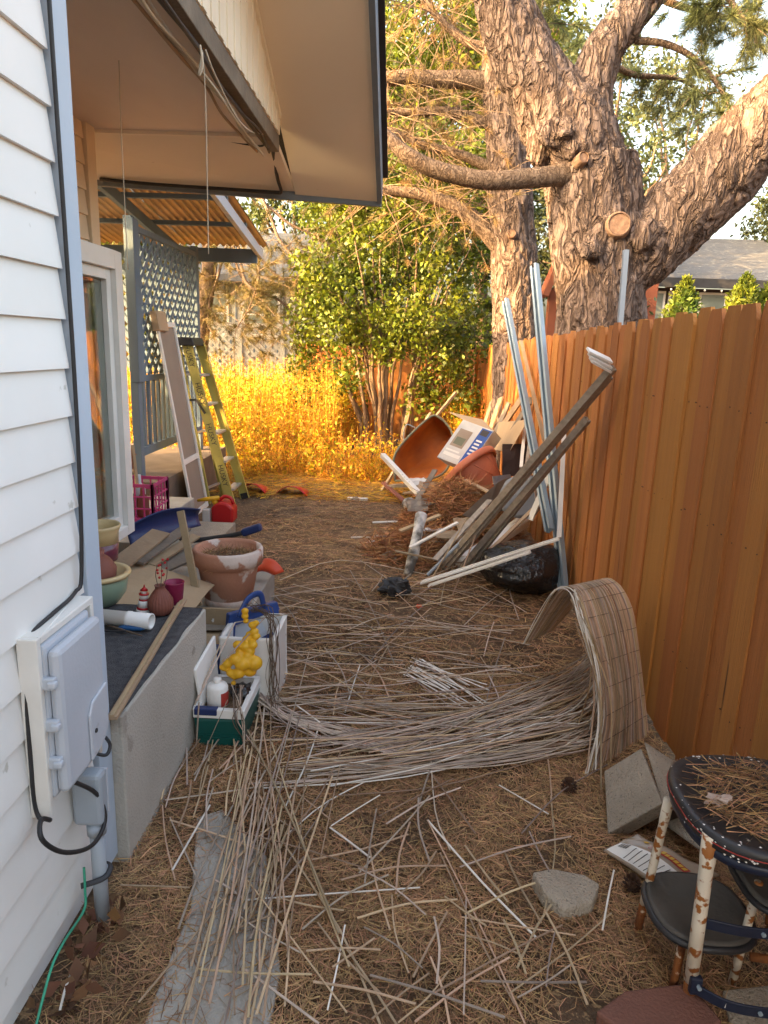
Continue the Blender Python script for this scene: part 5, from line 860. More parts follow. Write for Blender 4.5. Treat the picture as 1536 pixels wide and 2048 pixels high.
for i, (u, v, z_, wd, dp, rz, m_, lb) in enumerate(((870, 1095, .06, .34, .2, 12, 'shingle_dark', 'black shingle sheet at the foot of the window tracks'), (880, 1085, .10, .30, .18, -8, 'wood_grey', 'brown panel on the black shingle sheet'), (850, 1080, .12, .2, .14, 20, 'shingle_dark', 'dark felt scrap next to the birch log'), (900, 1075, .15, .26, .10, 6, 'wood_raw', 'tan lath panel topping the dark stack'), (925, 1065, .17, .2, .12, -14, 'cardboard', 'curled cardboard strip on the dark stack'), (865, 1060, .2, .16, .07, 15, 'carton_white', 'pale trim offcut on the twig heap'), (830, 1120, .03, .16, .14, 30, 'deck_brown', 'dark broken board lying flat before the birch log'), (950, 1110, .05, .2, .2, 0, 'bin_grey', 'dark plastic sheet beneath the downspout'))):
    c = G(u, v, z_); b = MB(); m3 = rot('Z', rz) @ rot('X', 8*math.sin(i*2.3)); b.sheet(lambda a_, e_: c+m3@V(((a_-.5)*wd, (e_-.5)*dp, .03*noise.noise(V((a_*2.4+i*3, e_*2.4, 1))))), 8, 6, .012); tag(b.build('scrap_sheet', m_, org=c), lb, 'scrap')
for i in range(26):
    u, v = random.uniform(790, 960), random.uniform(1000, 1125); c = G(u, v, .03+.12*random.random()); a_ = random.uniform(-.6, .6); d_ = V((math.cos(a_), math.sin(a_), random.uniform(-.2, .3)))*random.uniform(.08, .2); b = MB(); b.bar(c-d_, c+d_, random.uniform(.012, .035), .008); tag(b.build('splinter', random.choice(['wood_grey', 'wood_raw', 'slat_white', 'wood_grey']), org=c), 'splinter of wood strewn over the low end of the pile', 'splinter', 'splinters on the pile')
for i, (ua, va, ya, ub_, vb, yb, wd, m_, lb) in enumerate(((815, 1015, 5.9, 905, 1000, 6.0, .06, 'wood_grey', 'grey weathered slat board across the front of the twig heap'), (800, 1062, 5.35, 880, 1030, 5.5, .05, 'wood_raw', 'tan stick slanting up behind the birch log'), (835, 1000, 6.0, 870, 940, 6.6, .05, 'wood_grey', 'grey stake poking up before the wheelbarrow'), (850, 990, 6.1, 960, 985, 6.0, .04, 'wood_raw', 'thin tan batten lying over the twigs below the planter'), (820, 1095, 5.05, 915, 1045, 5.3, .03, 'slat_white', 'thin white batten slanting across the dark stack'), (870, 1120, 4.95, 980, 1000, 5.5, .05, 'track_grey', 'short grey track piece beside the long window tracks'), (960, 1120, 4.95, 1075, 1010, 5.3, .035, 'wood_raw', 'narrow tan batten lying along the downspout'), (930, 960, 6.2, 1010, 1000, 5.7, .05, 'cardboard', 'cardboard edge strip in front of the tipped planter'), (1060, 1040, 5.2, 1120, 930, 5.3, .06, 'print_grey', 'pale metal strip standing behind the black bag'))):
    p0, p1 = PY(ua, va, ya), PY(ub_, vb, yb); p0.z = max(p0.z, .03); p1.z = max(p1.z, .03); p1.x = min(p1.x, 1.13); b = MB(); b.bar(p0, p1, wd, .014); tag(b.build('pile_batten', m_, org=p0, bevel=.002), lb, 'batten')
b = MB(); c = G(782, 1115, .02); b.ball(c, .075, 16, 10, (1.2, 1, .55), jit=.3); tag(b.build('stone', 'stone', org=c, smooth=True), 'round brown stone half buried beside the pile', 'stone')
b = MB(); c = G(790, 1175, .05); b.ball(c, .085, 26, 16, (1.3, .9, .8), jit=.5); tag(b.build('black_rag', 'black_rubber', org=c), 'crumpled black plastic rag on the soil before the pile', 'rag')
b = MB(); b.bar(G(775, 1190, .02), G(822, 1148, .12), .012, .008); tag(b.build('wood_chip', 'wood_grey', org=G(775, 1190)), 'small grey stick leaning on the black rag', 'stick')
for (ua, va, za, ub_, vb, zb, m_, lb) in ((935, 1035, .5, 862, 1160, .02, 'slat_tan', 'long pale cane leaning in front of the window tracks'), (975, 1010, .6, 905, 1190, .01, 'slat_tan', 'second pale cane crossing the white strips')):
    p0, p1 = PY(ua, va, 5.0), G(ub_, vb, zb); b = MB(); b.tube([p0, p1], .005, 6); tag(b.build('cane', m_, org=p1), lb, 'cane')
b = MB(); q_ = [at(925, 1030, 5.5), at(995, 965, 5.5), at(1015, 955, 5.6), at(965, 1045, 5.55)]; b.prism(q_, (.003, .008, 0)); tag(b.build('brown_panel', 'wood_grey', org=q_[0]), 'thin brown panel standing on edge in the brush heap', 'panel')
for (u, v, r_, m_, lb) in ((745, 1085, .035, 'white_plastic', 'small white crumpled scrap on the soil'), (712, 998, .03, 'stone', 'little grey stone by the white offcut'), (1032, 965, .03, 'red', 'bit of red plastic showing between the tracks')):
    c = G(u, v, .02) if v > 970 else PX(u, v, .95); b = MB(); b.ball(c, r_, 10, 7, (1.4, 1, .6), jit=1); tag(b.build('small_scrap', m_, org=c), lb, 'scrap')
# ================================================================ foreground things on the right
def slab(name, pts, h, m, label, cat): b = MB(); b.prism(pts, h); return tag(b.build(name, m, org=pts[0], bevel=.006), label, cat)
# leaning pavers
pA = [G(1218, 1668, .01), V((.965, 2.10, .16)), V((1.03, 2.36, .34)), V((.86, 2.48, .24))]
q1 = [PY(1215, 1668, 2.17), PY(1325, 1606, 2.13), PY(1282, 1496, 2.42), PY(1208, 1542, 2.44)]
slab('paver', q1, (.035, .03, -.06), 'paver', 'rough grey concrete paver tilted on the ground, front of the pair', 'paver')
q2 = [PY(1322, 1600, 2.22), PY(1372, 1640, 2.12), PY(1345, 1520, 2.44), PY(1287, 1482, 2.50)]
slab('paver', q2, (.04, .04, -.05), 'paver', 'rough grey concrete paver leaning behind the front one', 'paver')
q3 = [PY(1345, 1600, 2.25), PY(1420, 1660, 2.02), PY(1398, 1700, 2.0), PY(1330, 1650, 2.22)]
slab('paver', q3, (.03, .05, -.04), 'paver', 'grey paver fragment half hidden behind the stool leg', 'paver')
c_ = [G(1060, 1772, .0), G(1082, 1812, .0), G(1122, 1845, .0), G(1182, 1832, .0), G(1195, 1800, .0), G(1165, 1775, .0), G(1100, 1762, .0)]
b = MB(); n_ = len(c_); b.add(c_+[p+V((.005, .01, .045+.008*math.sin(i*2))) for i, p in enumerate(c_)], [tuple(range(n_-1, -1, -1)), tuple(range(n_, 2*n_))]+[(i, (i+1) % n_, n_+(i+1) % n_, n_+i) for i in range(n_)]); tag(b.build('concrete_chunk', 'paver', org=c_[0], bevel=.008), 'broken pale concrete chunk lying alone on the needles', 'rubble')
slab('red_paver', [G(1188, 2055, .0), G(1245, 2012, .0), G(1375, 1995, .0), G(1440, 2075, .0), G(1300, 2140, 0)], (0, 0, .05), 'paver_red', 'dark red paver at the bottom edge beside the stool', 'paver')
slab('grey_paver', [(.86, 1.38, .0), (.90, 1.56, 0), (1.12, 1.60, 0), (1.16, 1.36, 0)], (0, 0, .02), 'paver', 'flat grey paver on the ground under the stool', 'paver')
# ---- plastic bag of soil with printed label
sb = thing('soil_bag', 'flat clear-brown plastic bag with white barcode label by the pavers', 'bag', G(1300, 1730, .0))
B4 = [G(1205, 1705, .03), G(1318, 1772, .02), G(1425, 1758, .05), G(1392, 1672, .11), G(1262, 1672, .08)]
qa, qb, qc, qd = G(1207, 1700, .04), G(1318, 1775, .02), G(1440, 1750, .06), G(1275, 1668, .09)
def SB(u, v, off=0): p = (qa*(1-u)+qb*u)*(1-v)+(qd*(1-u)+qc*u)*v; return p+V((0, 0, off+.008*noise.noise(V((u*4, v*4, 1)))+.025*math.sin(math.pi*u)*math.sin(math.pi*v)))
b = MB(); b.sheet(lambda u, v: SB(u, v), 14, 14, .015); b.build('film', 'film', sb, smooth=True)
b = MB(); b.sheet(lambda u, v: SB(.02+.94*u, .06+.40*v, .002), 12, 8); lb_ = b.build('label_sheet', 'white_plastic', sb, smooth=True)
b = MB()
for k in range(11): b.sheet(lambda u, v: SB(.07+k*.013+u*(.005+.004*(k % 3 == 0)), .28+.14*v, .004), 1, 2)
b.build('barcode', 'print_dark', lb_)
b = MB()
for k in range(7): b.sheet(lambda u, v: SB(.30+.085*k+u*.012, .08+.30*v, .004), 1, 6)
b.build('text_lines', 'print_dark', lb_)
b = MB(); b.sheet(lambda u, v: SB(.35+.035*math.cos(u*6.283)*(1-.25*v), .66+.05*math.sin(u*6.283)*(1-.25*v), .003), 20, 1); b.build('round_emblem', 'print_red', sb)
b = MB(); b.sheet(lambda u, v: SB(.22+.03*math.cos(u*6.283)*v, .78+.05*math.sin(u*6.283)*v, .003), 14, 1); b.build('leaf_emblem', 'print_yellow', sb)
b = MB(); b.sheet(lambda u, v: SB(.46+.42*u, .60+.13*v-.06*u, .003), 10, 3); b.build('brand_band', 'print_red', sb); b = MB()
for k in range(6): b.sheet(lambda u, v: SB(.48+k*.066+u*.05, .625-.06*(k/6)+.075*v*(1 if k else 1.3), .005), 2, 2)
b.build('brand_lettering', 'print_yellow', sb)
# ---- retro step stool
sx, sy, sz = .955, 1.625, .545
sl = thing('step_stool', 'old black and white metal step stool with rusty legs', 'stool', (sx, sy, 0))
def dsh(cx, cy, r, n=48, sq=2.6, ang=0):
    o_ = []
    for i in range(n): a = i*2*math.pi/n; c_, s_ = math.cos(a), math.sin(a); o_.append((cx+r*abs(c_)**(2/sq)*math.copysign(1, c_), cy+r*abs(s_)**(2/sq)*math.copysign(1, s_)))
    return o_
def plate(cx, cy, r, z0, z1, rim, m, name, parent, sq=2.4, dish=0):
    b = MB(); rings = [(r-.01, z0), (r, z0+.006), (r, z1-.006), (r-.006, z1), (r-rim, z1), (r-rim-.008, z1-dish), (.001, z1-dish)]
    n = 56; vs_l = []
    for rr, z in rings: vs_l += [(x, y, z) for x, y in dsh(cx, cy, rr, n, sq)]
    b.add(vs_l, [(i*n+j, i*n+(j+1) % n, (i+1)*n+(j+1) % n, (i+1)*n+j) for i in range(len(rings)-1) for j in range(n)]); return b.build(name, m, parent, smooth=2)
plate(sx, sy, .215, sz-.038, sz, .026, 'stool_black', 'seat', sl, 2.7, .007)
plate(sx, sy, .207, sz-.068, sz-.039, .02, 'stool_navy', 'seat_apron', sl, 2.7, .0)
n = 150; an = rng.uniform(0, 6.283, n); fl = MB()
for a_ in an:
    c_, s_ = math.cos(a_), math.sin(a_); rr_ = random.choice([.2165, .2165, random.uniform(.19, .212)]); ex = 2/2.7; p = V((sx+rr_*abs(c_)**ex*math.copysign(1, c_), sy+rr_*abs(s_)**ex*math.copysign(1, s_), sz+.0012 if rr_ < .215 else sz-random.uniform(.004, .034))); w_ = random.uniform(.0015, .005); t_ = V((-s_, c_, 0)); u_ = V((c_, s_, 0)) if rr_ < .215 else V((0, 0, 1)); fl.add([p-t_*w_, p+u_*w_*.6, p+t_*w_*.8, p-u_*w_*.9], [(0, 1, 2, 3)])
fl.build('paint_flecks', 'white_paint', sl)['kind'] = 'stuff'
b = MB(); b.tube([(x, y, sz-.018) for x, y in dsh(sx, sy, .2165, 40, 2.7)]+[(x, y, sz-.018) for x, y in dsh(sx, sy, .2165, 40, 2.7)][:1], .0013, 5); b.build('seat_piping', 'print_red', sl)
def leg(p0, p1, r, nm='leg', split=.16):
    p0 = V(p0); p1 = V(p1); k = p0.lerp(p1, split); b = MB(); b.tube([p0.lerp(p1, split-.002), p0.lerp(p1, .5), p0.lerp(p1, .82), p0.lerp(p1, .86), p1], [r, r, r, r*1.12, r*1.2], 14); o_ = b.build(nm, 'stool_leg', sl, smooth=True); b = MB(); b.tube([p0, k], [r*.98, r*.99], 14); b.build('rusty_foot', 'rust', o_, smooth=True)
leg((.797, 1.525, 0), PY(1422, 1668, 1.50), .0168); leg((.742, 1.765, 0), PY(1338, 1600, 1.72), .012, split=.22); leg((1.13, 1.46, 0), (1.10, 1.48, .50), .0165); leg((1.14, 1.80, 0), (1.11, 1.78, .50), .012)
# lower and middle swing-out steps
plate(.85, 1.655, .128, .172, .195, .010, 'rubber_step', 'step', sl, 2.6, .003)
b = MB(); b.tube([(x, y, .178) for x, y in dsh(.85, 1.655, .131, 40, 2.6)]+[(x, y, .178) for x, y in dsh(.85, 1.655, .131, 40, 2.6)][:1], .010, 8); b.build('step_edge', 'stool_black', sl, smooth=True)
plate(1.03, 1.60, .11, .315, .34, .012, 'rubber_step', 'step', sl, 3.4, .003)
b = MB(); b.tube([(x, y, .322) for x, y in dsh(1.03, 1.60, .113, 40, 3.4)]+[(x, y, .322) for x, y in dsh(1.03, 1.60, .113, 40, 3.4)][:1], .009, 8); b.build('step_edge', 'stool_black', sl, smooth=True)
def band(pts, h, th, m, nm):
    sp = spline(pts, 20); b = MB(); n_ = len(sp); vs_l = []
    for i, p in enumerate(sp):
        t = (sp[min(i+1, n_-1)]-sp[max(i-1, 0)]).normalized(); s_ = t.cross(V((0, 0, 1))).normalized()*th/2; vs_l += [p-s_-V((0, 0, h/2)), p+s_-V((0, 0, h/2)), p+s_+V((0, 0, h/2)), p-s_+V((0, 0, h/2))]
    b.add(vs_l, [(i*4+j, i*4+(j+1) % 4, (i+1)*4+(j+1) % 4, (i+1)*4+j) for i in range(n_-1) for j in range(4)]+[(0, 3, 2, 1), ((n_-1)*4, (n_-1)*4+1, (n_-1)*4+2, (n_-1)*4+3)]); o_ = b.build(nm, m, sl, bevel=.002)
    return o_
bd1 = band([(.79, 1.50, .085), (.86, 1.455, .083), (.96, 1.44, .083), (1.06, 1.45, .083), (1.14, 1.46, .085)], .030, .006, 'stool_navy', 'brace_band')
bd2 = band([(.80, 1.505, .275), (.88, 1.49, .272), (.97, 1.485, .272), (1.12, 1.48, .275)], .030, .006, 'stool_navy', 'brace_band')
band([(.745, 1.73, .40), (.90, 1.80, .40), (1.10, 1.78, .40)], .03, .006, 'stool_black', 'brace_band')
for k, x in enumerate((.855, .882, .893)): b = MB(); b.box((x, 1.4515-.0+.004*(k == 0), .085), (.004, .002, .02), rot('Y', 8)); b.build('paint_mark', 'white_paint', bd1)
for p in ((.80, 1.488, .095), (.93, 1.438, .083), (.93, 1.482, .272)): b = MB(); b.tube([V(p)+V((0, .006, 0)), V(p)+V((0, -.004, 0))], .0055, 10); b.build('rivet', 'galv', sl)
b = MB(); b.lo((.782, 1.494, .065), (.812, 1.512, .115)); b.build('brace_clip', 'stool_navy', sl, bevel=.004)
for p0, p1 in (((.768, 1.56, .0), (.785, 1.575, .17)), ((.945, 1.60, .0), (.955, 1.58, .34)), ((.955, 1.56, .13), (1.10, 1.53, .14))): b = MB(); b.tube([p0, p1], .011, 12); b.build('step_leg', 'rust' if p0[2] or p0[0] < .8 else 'stool_leg', sl, smooth=True)
n = 800; an = rng.uniform(0, 6.283, n); rr = .175*np.sqrt(rng.uniform(0, 1, n)); Tq = np.stack([sx+rr*np.cos(an)+.02, sy+rr*np.sin(an), sz+rng.uniform(-.004, .012, n)], 1); dd = unit(np.stack([rng.normal(size=n)+.8, rng.normal(size=n)*.8, rng.normal(size=n)*.10], 1))
tag(npmesh('seat_needles', *tuft_arrays(Tq, dd, 1, .12, .0014, .1), 'needle'), 'dry pine needles scattered over the stool seat', 'pine needles', kind='stuff')
b = MB(); c = G(1440, 1600, sz+.008); b.ball(c, .018, 14, 9, (1.5, 1, .5), jit=1.8); tag(b.build('dead_leaf', 'slat_grey', org=c), 'curled pale dead leaf on the stool seat', 'leaf')
# ---- pine cones
for i, (u, v, s_, lb) in enumerate(((1137, 1585, .026, 'brown pine cone near the blind end'), (1262, 1782, .024, 'dark pine cone beside the plastic soil bag'))):
    c = G(u, v, .0); t_ = thing('pine_cone', lb, 'pine cone', c, 'pine cones on the needles'); b = MB(); b.ball(c+V((0, 0, s_*.8)), s_*.6, 10, 8, (1, 1, 1.2)); b.build('core', 'pinecone', t_); b = MB()
    for k in range(60):
        a = k*2.4; h = (k/60)*2-1; r0 = math.sqrt(max(0, 1-h*h)); d = V((math.cos(a)*r0, math.sin(a)*r0, h*1.15)); p = c+V((0, 0, s_))+d*s_*.75; o_ = d.cross(V((0, 0, 1))).normalized()*s_*.28 if abs(d.z) < 1.1 else V((s_*.2, 0, 0)); b.add([p-o_, p+o_, p+d*s_*.45+o_*.7+V((0, 0, s_*.12)), p+d*s_*.45-o_*.7+V((0, 0, s_*.12))], [(0, 1, 2, 3)])
    o_ = b.build('scales', 'pinecone', t_); o_['kind'] = 'stuff'
# dead leaves by the conduit
Pl = np.stack([rng.normal(-.80, .025, 60), rng.uniform(1.38, 1.74, 60), rng.uniform(.005, .05, 60)], 1); tag(npmesh('dead_leaves', *leaf_arrays(Pl, .06, .6, 0), 'deadleaf'), 'dark dead leaves caught at the foot of the siding', 'leaves', kind='stuff')
b = MB(); c = G(838, 1213, .01); b.ball(c, .016, 10, 7, (1.3, 1, .7), jit=.8); tag(b.build('orange_scrap', 'red_orange', org=c), 'tiny orange scrap lying among the loose slats', 'scrap')
# ================================================================ reed blind
def ribbon(pts, wd, th, name, m, parent=None, org=None, up=(0, 0, 1)):
    b = MB(); n_ = len(pts); vs_l = []
    for i, p in enumerate(pts):
        t = (pts[min(i+1, n_-1)]-pts[max(i-1, 0)]).normalized(); s_ = t.cross(V(up)); s_ = s_.normalized() if s_.length > 1e-3 else V((1, 0, 0)); u = s_.cross(t).normalized()*th/2; s_ = s_*wd/2; vs_l += [p-s_-u, p+s_-u, p+s_+u, p-s_+u]
    b.add(vs_l, [(i*4+j, i*4+(j+1) % 4, (i+1)*4+(j+1) % 4, (i+1)*4+j) for i in range(n_-1) for j in range(4)]+[(0, 3, 2, 1), ((n_-1)*4, (n_-1)*4+1, (n_-1)*4+2, (n_-1)*4+3)])
    return b.build(name, m, parent, org=org)
bl = thing('reed_blind', 'collapsed tan slat blind arching up against the fence and fanning over the ground', 'blind', (1.0, 2.9, 0))
E0 = [V((.775, 2.53, .0)), PY(1198, 1440, 2.62), PY(1185, 1330, 2.70), PY(1160, 1240, 2.76), PY(1143, 1186, 2.86), PY(1112, 1180, 3.02), PY(1075, 1235, 3.16), PY(1046, 1288, 3.25)]
E1 = [V((1.135, 2.87, .0)), PY(1287, 1390, 2.93), PY(1277, 1300, 2.98), PY(1262, 1215, 3.03), PY(1232, 1163, 3.10), PY(1195, 1163, 3.24), PY(1150, 1210, 3.36), PY(1105, 1262, 3.44)]
NS = 58; cols = []
for i in range(NS):
    s_ = i/(NS-1); j = .006 if i > 4 else .022
    pts = [a.lerp(c_, s_)+V((random.gauss(0, j*.3), random.gauss(0, j*.3), 0)) for a, c_ in zip(E0, E1)]; pts[0].z = max(0, pts[0].z)
    if i < 6 and i % 2: pts = pts[:5]
    sp = spline(pts, 4*(len(pts)-1)); cols.append(sp); up = (E0[3]-E0[0]).cross(E1[0]-E0[0])
    ribbon(sp, .0068, .0022, 'slat', 'slat_white' if i in (0, 1, 2, 3, 5) else random.choice(['slat_tan', 'slat_tan', 'slat_tan', 'slat_grey']), bl, up=up)
for k in range(2, 27, 2):
    pts = [c_[min(k, len(c_)-1)]+up.normalized()*-.002 for c_ in cols[8:] if len(c_) > k]; b = MB(); b.tube([pts[0], *pts[6::8], pts[-1]], .0013, 4); b.build('tie_string', 'twine_dark', bl)
NF = 105                                                            # fan of slats on the ground, curling up into the arch
for i in range(NF):
    q = i/(NF-1); g = lambda s_=1: random.gauss(0, s_)
    if i % 5 == 0: L0 = (600+90*g(), 1430+40*g()); M0 = None
    else: L0 = (590+330*q*random.random()+70*g(), 1572-110*q+26*g()); M0 = None
    M1 = (1070+24*g(), 1515-150*q+12*g()); M0 = (L0[0]*.5+M1[0]*.5, L0[1]*.5+M1[1]*.5+10+6*g()); R0 = (1185+14*g(), 1490-185*q+9*g()); R1 = (1222+8*g(.7), 1440-205*q+8*g()); zz = .004+.02*random.random()
    pts = [G(*L0, zz*.5+.02), G(*M0, .016+zz+.01*q), G(*M1, .022+zz+.03*q), G(*R0, .03+.13*q), PY(R1[0]-25*q, R1[1], 2.95+.15*q)]
    ribbon(spline(pts, 16), random.uniform(.0045, .0066), .002, 'slat', 'slat_white' if random.random() < .04 else random.choice(['slat_grey', 'slat_grey', 'slat_tan']), bl)
for i in range(26):                                                 # bundle sweeping in from the cooler
    g = lambda s_=1: random.gauss(0, s_); pts = [G(515+12*g(), 1385+8*g(), .05+.02*random.random()), G(575+9*g(), 1432+8*g(), .03), G(680+10*g(), 1468+9*g(), .03), G(820+25*g(), 1492+12*g(), .026), G(930+60*g(), 1502+16*g(), .022)]
    ribbon(spline(pts, 14), .0064, .0022, 'slat', 'slat_grey', bl)
for i in range(22):                                                 # whitewashed bundle
    g = lambda s_=1: random.gauss(0, s_); q = i/21; ua, va = 815+22*q+6*g(), 1345-28*q+5*g(); an = .50+.10*g(); L_ = random.uniform(90, 175); p0, p1 = G(ua, va, .035), G(ua+L_*math.cos(an), va+L_*math.sin(an), .02); ribbon([p0, p0.lerp(p1, .5)+V((0, 0, .004)), p1], .0066, .0022, 'slat', 'slat_white' if i % 3 else 'slat_grey', bl)
for i in range(16):                                                 # frayed ends hanging off the arch
    g = lambda s_=1: random.gauss(0, s_); q = random.random(); a_ = E0[3].lerp(E0[4], q)+V((.01*g(), .01*g(), .01*g())); p1 = G(1185+22*g(), 1500+40*g(), .02); m_ = a_.lerp(p1, .5)+V((.05+.02*g(), -.03, .02)); ribbon(spline([a_, m_, p1], 8), .006, .002, 'slat', random.choice(['slat_white', 'slat_tan', 'slat_tan']), bl)
# ---- loose slats lying about
cnt = 0
ZONE = ''
COL = {'slat_tan': 'tan', 'slat_grey': 'grey-brown', 'slat_white': 'white-painted'}
def loose(pix, m, z=.008, bend=.012, label=None, wd=None):
    global cnt
    pts = [G(u, v, z+.014+.010*random.random()) for u, v in pix]; mid = []
    if len(pts) == 2: d = pts[1]-pts[0]; s_ = V((-d.y, d.x, 0)); pts = [pts[0], pts[0].lerp(pts[1], .5)+s_*random.uniform(-bend, bend)*2+V((0, 0, .004)), pts[1]]
    o = ribbon(spline(pts, 6), wd or random.uniform(.0038, .0066), .0024, 'slat', m, org=pts[0])
    lb = label or 'loose %s blind slat %s' % (COL[m], ZONE)
    tag(o, lb, 'slat', 'loose blind slats on the ground'); cnt += 1
LBL = []; ZONE = 'lying singly on the needles around the blind'
NAMED = ['short white slat in the foreground left of the concrete chunk pile of slats', 'long white slat pointing at the concrete chunk', 'short straight white slat near the pine cone', 'white slat forming the lower arm of a bent V', 'white slat forming the upper arm of a bent V', 'long white slat sweeping out of the blind towards the path', 'long horizontal white slat crossing the foreground', 'white slat standing out beyond the blind, pointing at the pile', 'white slat lying on the concrete path near the step', 'white slat slanting across the head of the path bundle', 'short white slat beside the green cooler', 'grey slat pointing from the whitewashed bundle to the far pile']
W_ = 'slat_white'; T_ = 'slat_tan'; Gy = 'slat_grey'
for pix, m in [([(690, 1850), (655, 2020)], W_), ([(855, 1640), (960, 1760), (1072, 1875)], W_), ([(998, 1570), (1097, 1628)], W_), ([(660, 1655), (740, 1715)], W_), ([(662, 1652), (760, 1590)], W_), ([(575, 1668), (660, 1600), (800, 1530)], W_), ([(490, 1800), (620, 1790), (840, 1775)], W_), ([(690, 1425), (720, 1330)], W_), ([(345, 1740), (420, 1610)], W_), ([(640, 1445), (570, 1615)], W_), ([(592, 1410), (640, 1445)], W_), ([(735, 1330), (860, 1200)], Gy),
               ([(855, 1640), (960, 1850), (1050, 2048)], T_), ([(880, 1705), (960, 1880), (1030, 2010)], T_), ([(870, 1985), (1015, 1905), (1125, 1850)], T_), ([(740, 1950), (1010, 2035)], Gy), ([(570, 1690), (680, 1860), (760, 2048)], T_), ([(740, 1700), (780, 1860)], T_), ([(1205, 1860), (1228, 1740)], W_), ([(520, 1540), (545, 1790)], T_), ([(470, 1930), (560, 1750), (660, 1600)], Gy), ([(375, 2020), (430, 1830)], T_), ([(120, 2020), (150, 1930)], W_), ([(240, 1770), (380, 1775)], T_), ([(325, 1610), (350, 1760)], T_), ([(340, 1640), (520, 1700)], T_), ([(340, 1635), (400, 1770)], Gy), ([(430, 1760), (490, 1800)], Gy), ([(470, 1660), (530, 1540)], Gy), ([(330, 1600), (600, 1560)], Gy), ([(600, 1560), (900, 1480)], Gy),
               ([(560, 1160), (680, 1120), (860, 1150)], Gy), ([(720, 1120), (850, 1200), (1040, 1240)], Gy), ([(700, 1140), (790, 1330)], Gy), ([(640, 1250), (900, 1260)], Gy), ([(590, 1380), (860, 1330)], T_), ([(575, 1345), (780, 1350)], T_), ([(600, 1200), (760, 1230), (1060, 1290)], Gy), ([(860, 1480), (870, 1620), (900, 1700)], Gy), ([(960, 1460), (1010, 1275)], Gy), ([(900, 1270), (1060, 1255)], T_)]:
    k_ = len(LBL); LBL.append(1); loose(pix, m, label=NAMED[k_] if k_ < len(NAMED) else None)
ZONE = 'in the long bundle running down along the concrete path'
for i in range(34):                                                 # long slats running along the path towards the camera
    g = lambda s_=1: random.gauss(0, s_); u0, v0 = 545+50*g(), 1520+100*g(); t = random.random(); u1 = 330+330*t+35*g(); v1 = random.uniform(1700, 2080)
    if random.random() < .45: u1 = 490+60*g(.6); v1 = random.uniform(1800, 2090)
    loose([(u0, v0), ((u0+u1)/2+6*g(), (v0+v1)/2), (u1, v1)], random.choice([T_, T_, T_, Gy]), .012+.02*random.random())
ZONE = 'in the tangle beyond the blind'
for i in range(135):                                                # tangle in the middle distance
    u, v = random.uniform(545, 1040), random.uniform(1140, 1420); a = random.choice([random.gauss(.1, .35), random.gauss(.1, .35), random.uniform(0, 3.14)]); L_ = random.uniform(50, 170)*(v-700)/560; loose([(u-L_*math.cos(a)*.7, v-L_*math.sin(a)*.35), (u+L_*math.cos(a)*.7, v+L_*math.sin(a)*.35)], random.choice([T_, Gy, Gy, T_]), .01+.015*random.random(), .03)
ZONE = 'scattered on the needles in the foreground'
for i in range(62):                                                 # scattered in the foreground
    u, v = random.uniform(480, 1150), random.uniform(1560, 2020); a = random.uniform(-.9, 2.2); L_ = random.uniform(50, 130); loose([(u-L_*math.cos(a), v-L_*math.sin(a)), (u+L_*math.cos(a), v+L_*math.sin(a))], random.choice([T_, T_, T_, Gy]), .008, .03)
ZONE = 'leaning against the foot of the concrete step'
for i in range(22):                                                 # against the step wall
    g = lambda s_=1: random.gauss(0, s_); u, v = random.uniform(300, 480), random.uniform(1510, 1700); loose([(u, v), (u+40+20*g(), v-90+30*g())], random.choice([T_, Gy]), .01, .02)
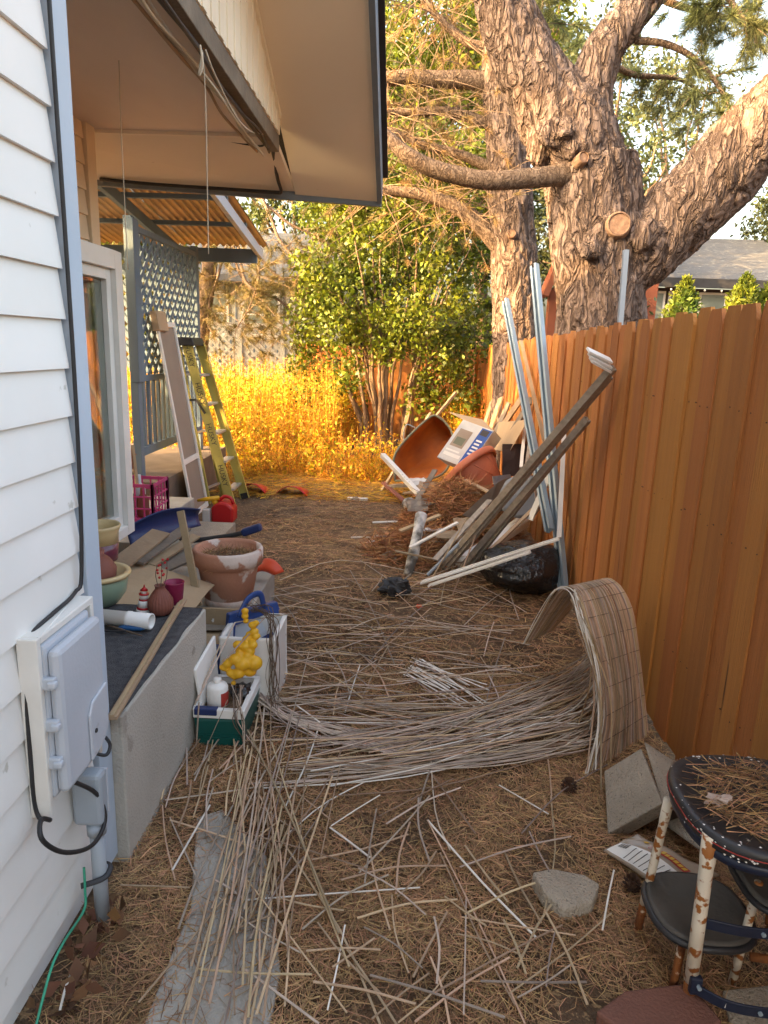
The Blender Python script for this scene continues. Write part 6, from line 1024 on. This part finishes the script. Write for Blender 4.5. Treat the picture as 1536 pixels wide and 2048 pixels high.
# ================================================================ pine needle litter
def needles(name, n, xr, yr, L, wd, zmax, m, keep=None):
    x = rng.uniform(*xr, n); y = rng.uniform(*yr, n)
    if keep is not None: k = keep(x, y); x = x[k]; y = y[k]; n = len(x)
    z = rng.uniform(.0, zmax, n)+.001; an = rng.uniform(0, 6.283, n); l = L*rng.uniform(.5, 1.15, n); cv = rng.normal(0, .45, n); w2 = wd*rng.uniform(.7, 1.2, n)
    d0 = np.stack([np.cos(an), np.sin(an), rng.normal(0, .07, n)], 1); d1 = np.stack([np.cos(an+cv), np.sin(an+cv), rng.normal(0, .09, n)], 1); s0 = np.stack([-np.sin(an), np.cos(an), rng.normal(0, .5, n)], 1)*w2[:, None]/2
    p0 = np.stack([x, y, z], 1); p1 = p0+d0*l[:, None]*.5; p2 = p1+d1*l[:, None]*.5; p1[:, 2] = np.maximum(p1[:, 2], .0); p2[:, 2] = np.maximum(p2[:, 2], -.002)
    Vv = np.stack([p0-s0, p0+s0, p1-s0, p1+s0, p2-s0*.4, p2+s0*.4], 1).reshape(-1, 3); ix = np.arange(n)[:, None]*6; F_ = np.concatenate([ix+np.array([0, 1, 3, 2]), ix+np.array([2, 3, 5, 4])]); return npmesh(name, Vv, F_, m)
def keep(x, y):
    onp = (x > -.66+.0*y) & (x < -.29) & (y < 2.15) & (y+.9*(x+.6) < 2.2); dens = np.array([noise.noise(V((a*3.1, b_*3.1, 5))) for a, b_ in zip(x, y)])
    return np.where(onp, rng.uniform(0, 1, len(x)) < .30+.6*(dens > -.05), rng.uniform(0, 1, len(x)) < .72+1.1*dens)
tag(needles('pine_needles', 70000, (-.84, 1.17), (1.15, 3.4), .085, .0019, .014, 'needle', keep), 'thick layer of brown pine needles in the foreground', 'pine needles', kind='stuff')
tag(needles('pine_needles_far', 42000, (-1.4, 1.16), (3.4, 8.6), .12, .0032, .018, 'needle', lambda x, y: rng.uniform(0, 1, len(x)) < .55+1.1*np.array([noise.noise(V((a*2.2, b_*2.2, 3))) for a, b_ in zip(x, y)])), 'brown pine needles covering the ground towards the weeds', 'pine needles', kind='stuff')
tag(needles('straw_litter', 16000, (-2.2, 1.1), (7.4, 10.5), .16, .005, .04, 'weed'), 'golden straw litter on the sunlit ground', 'straw', kind='stuff')
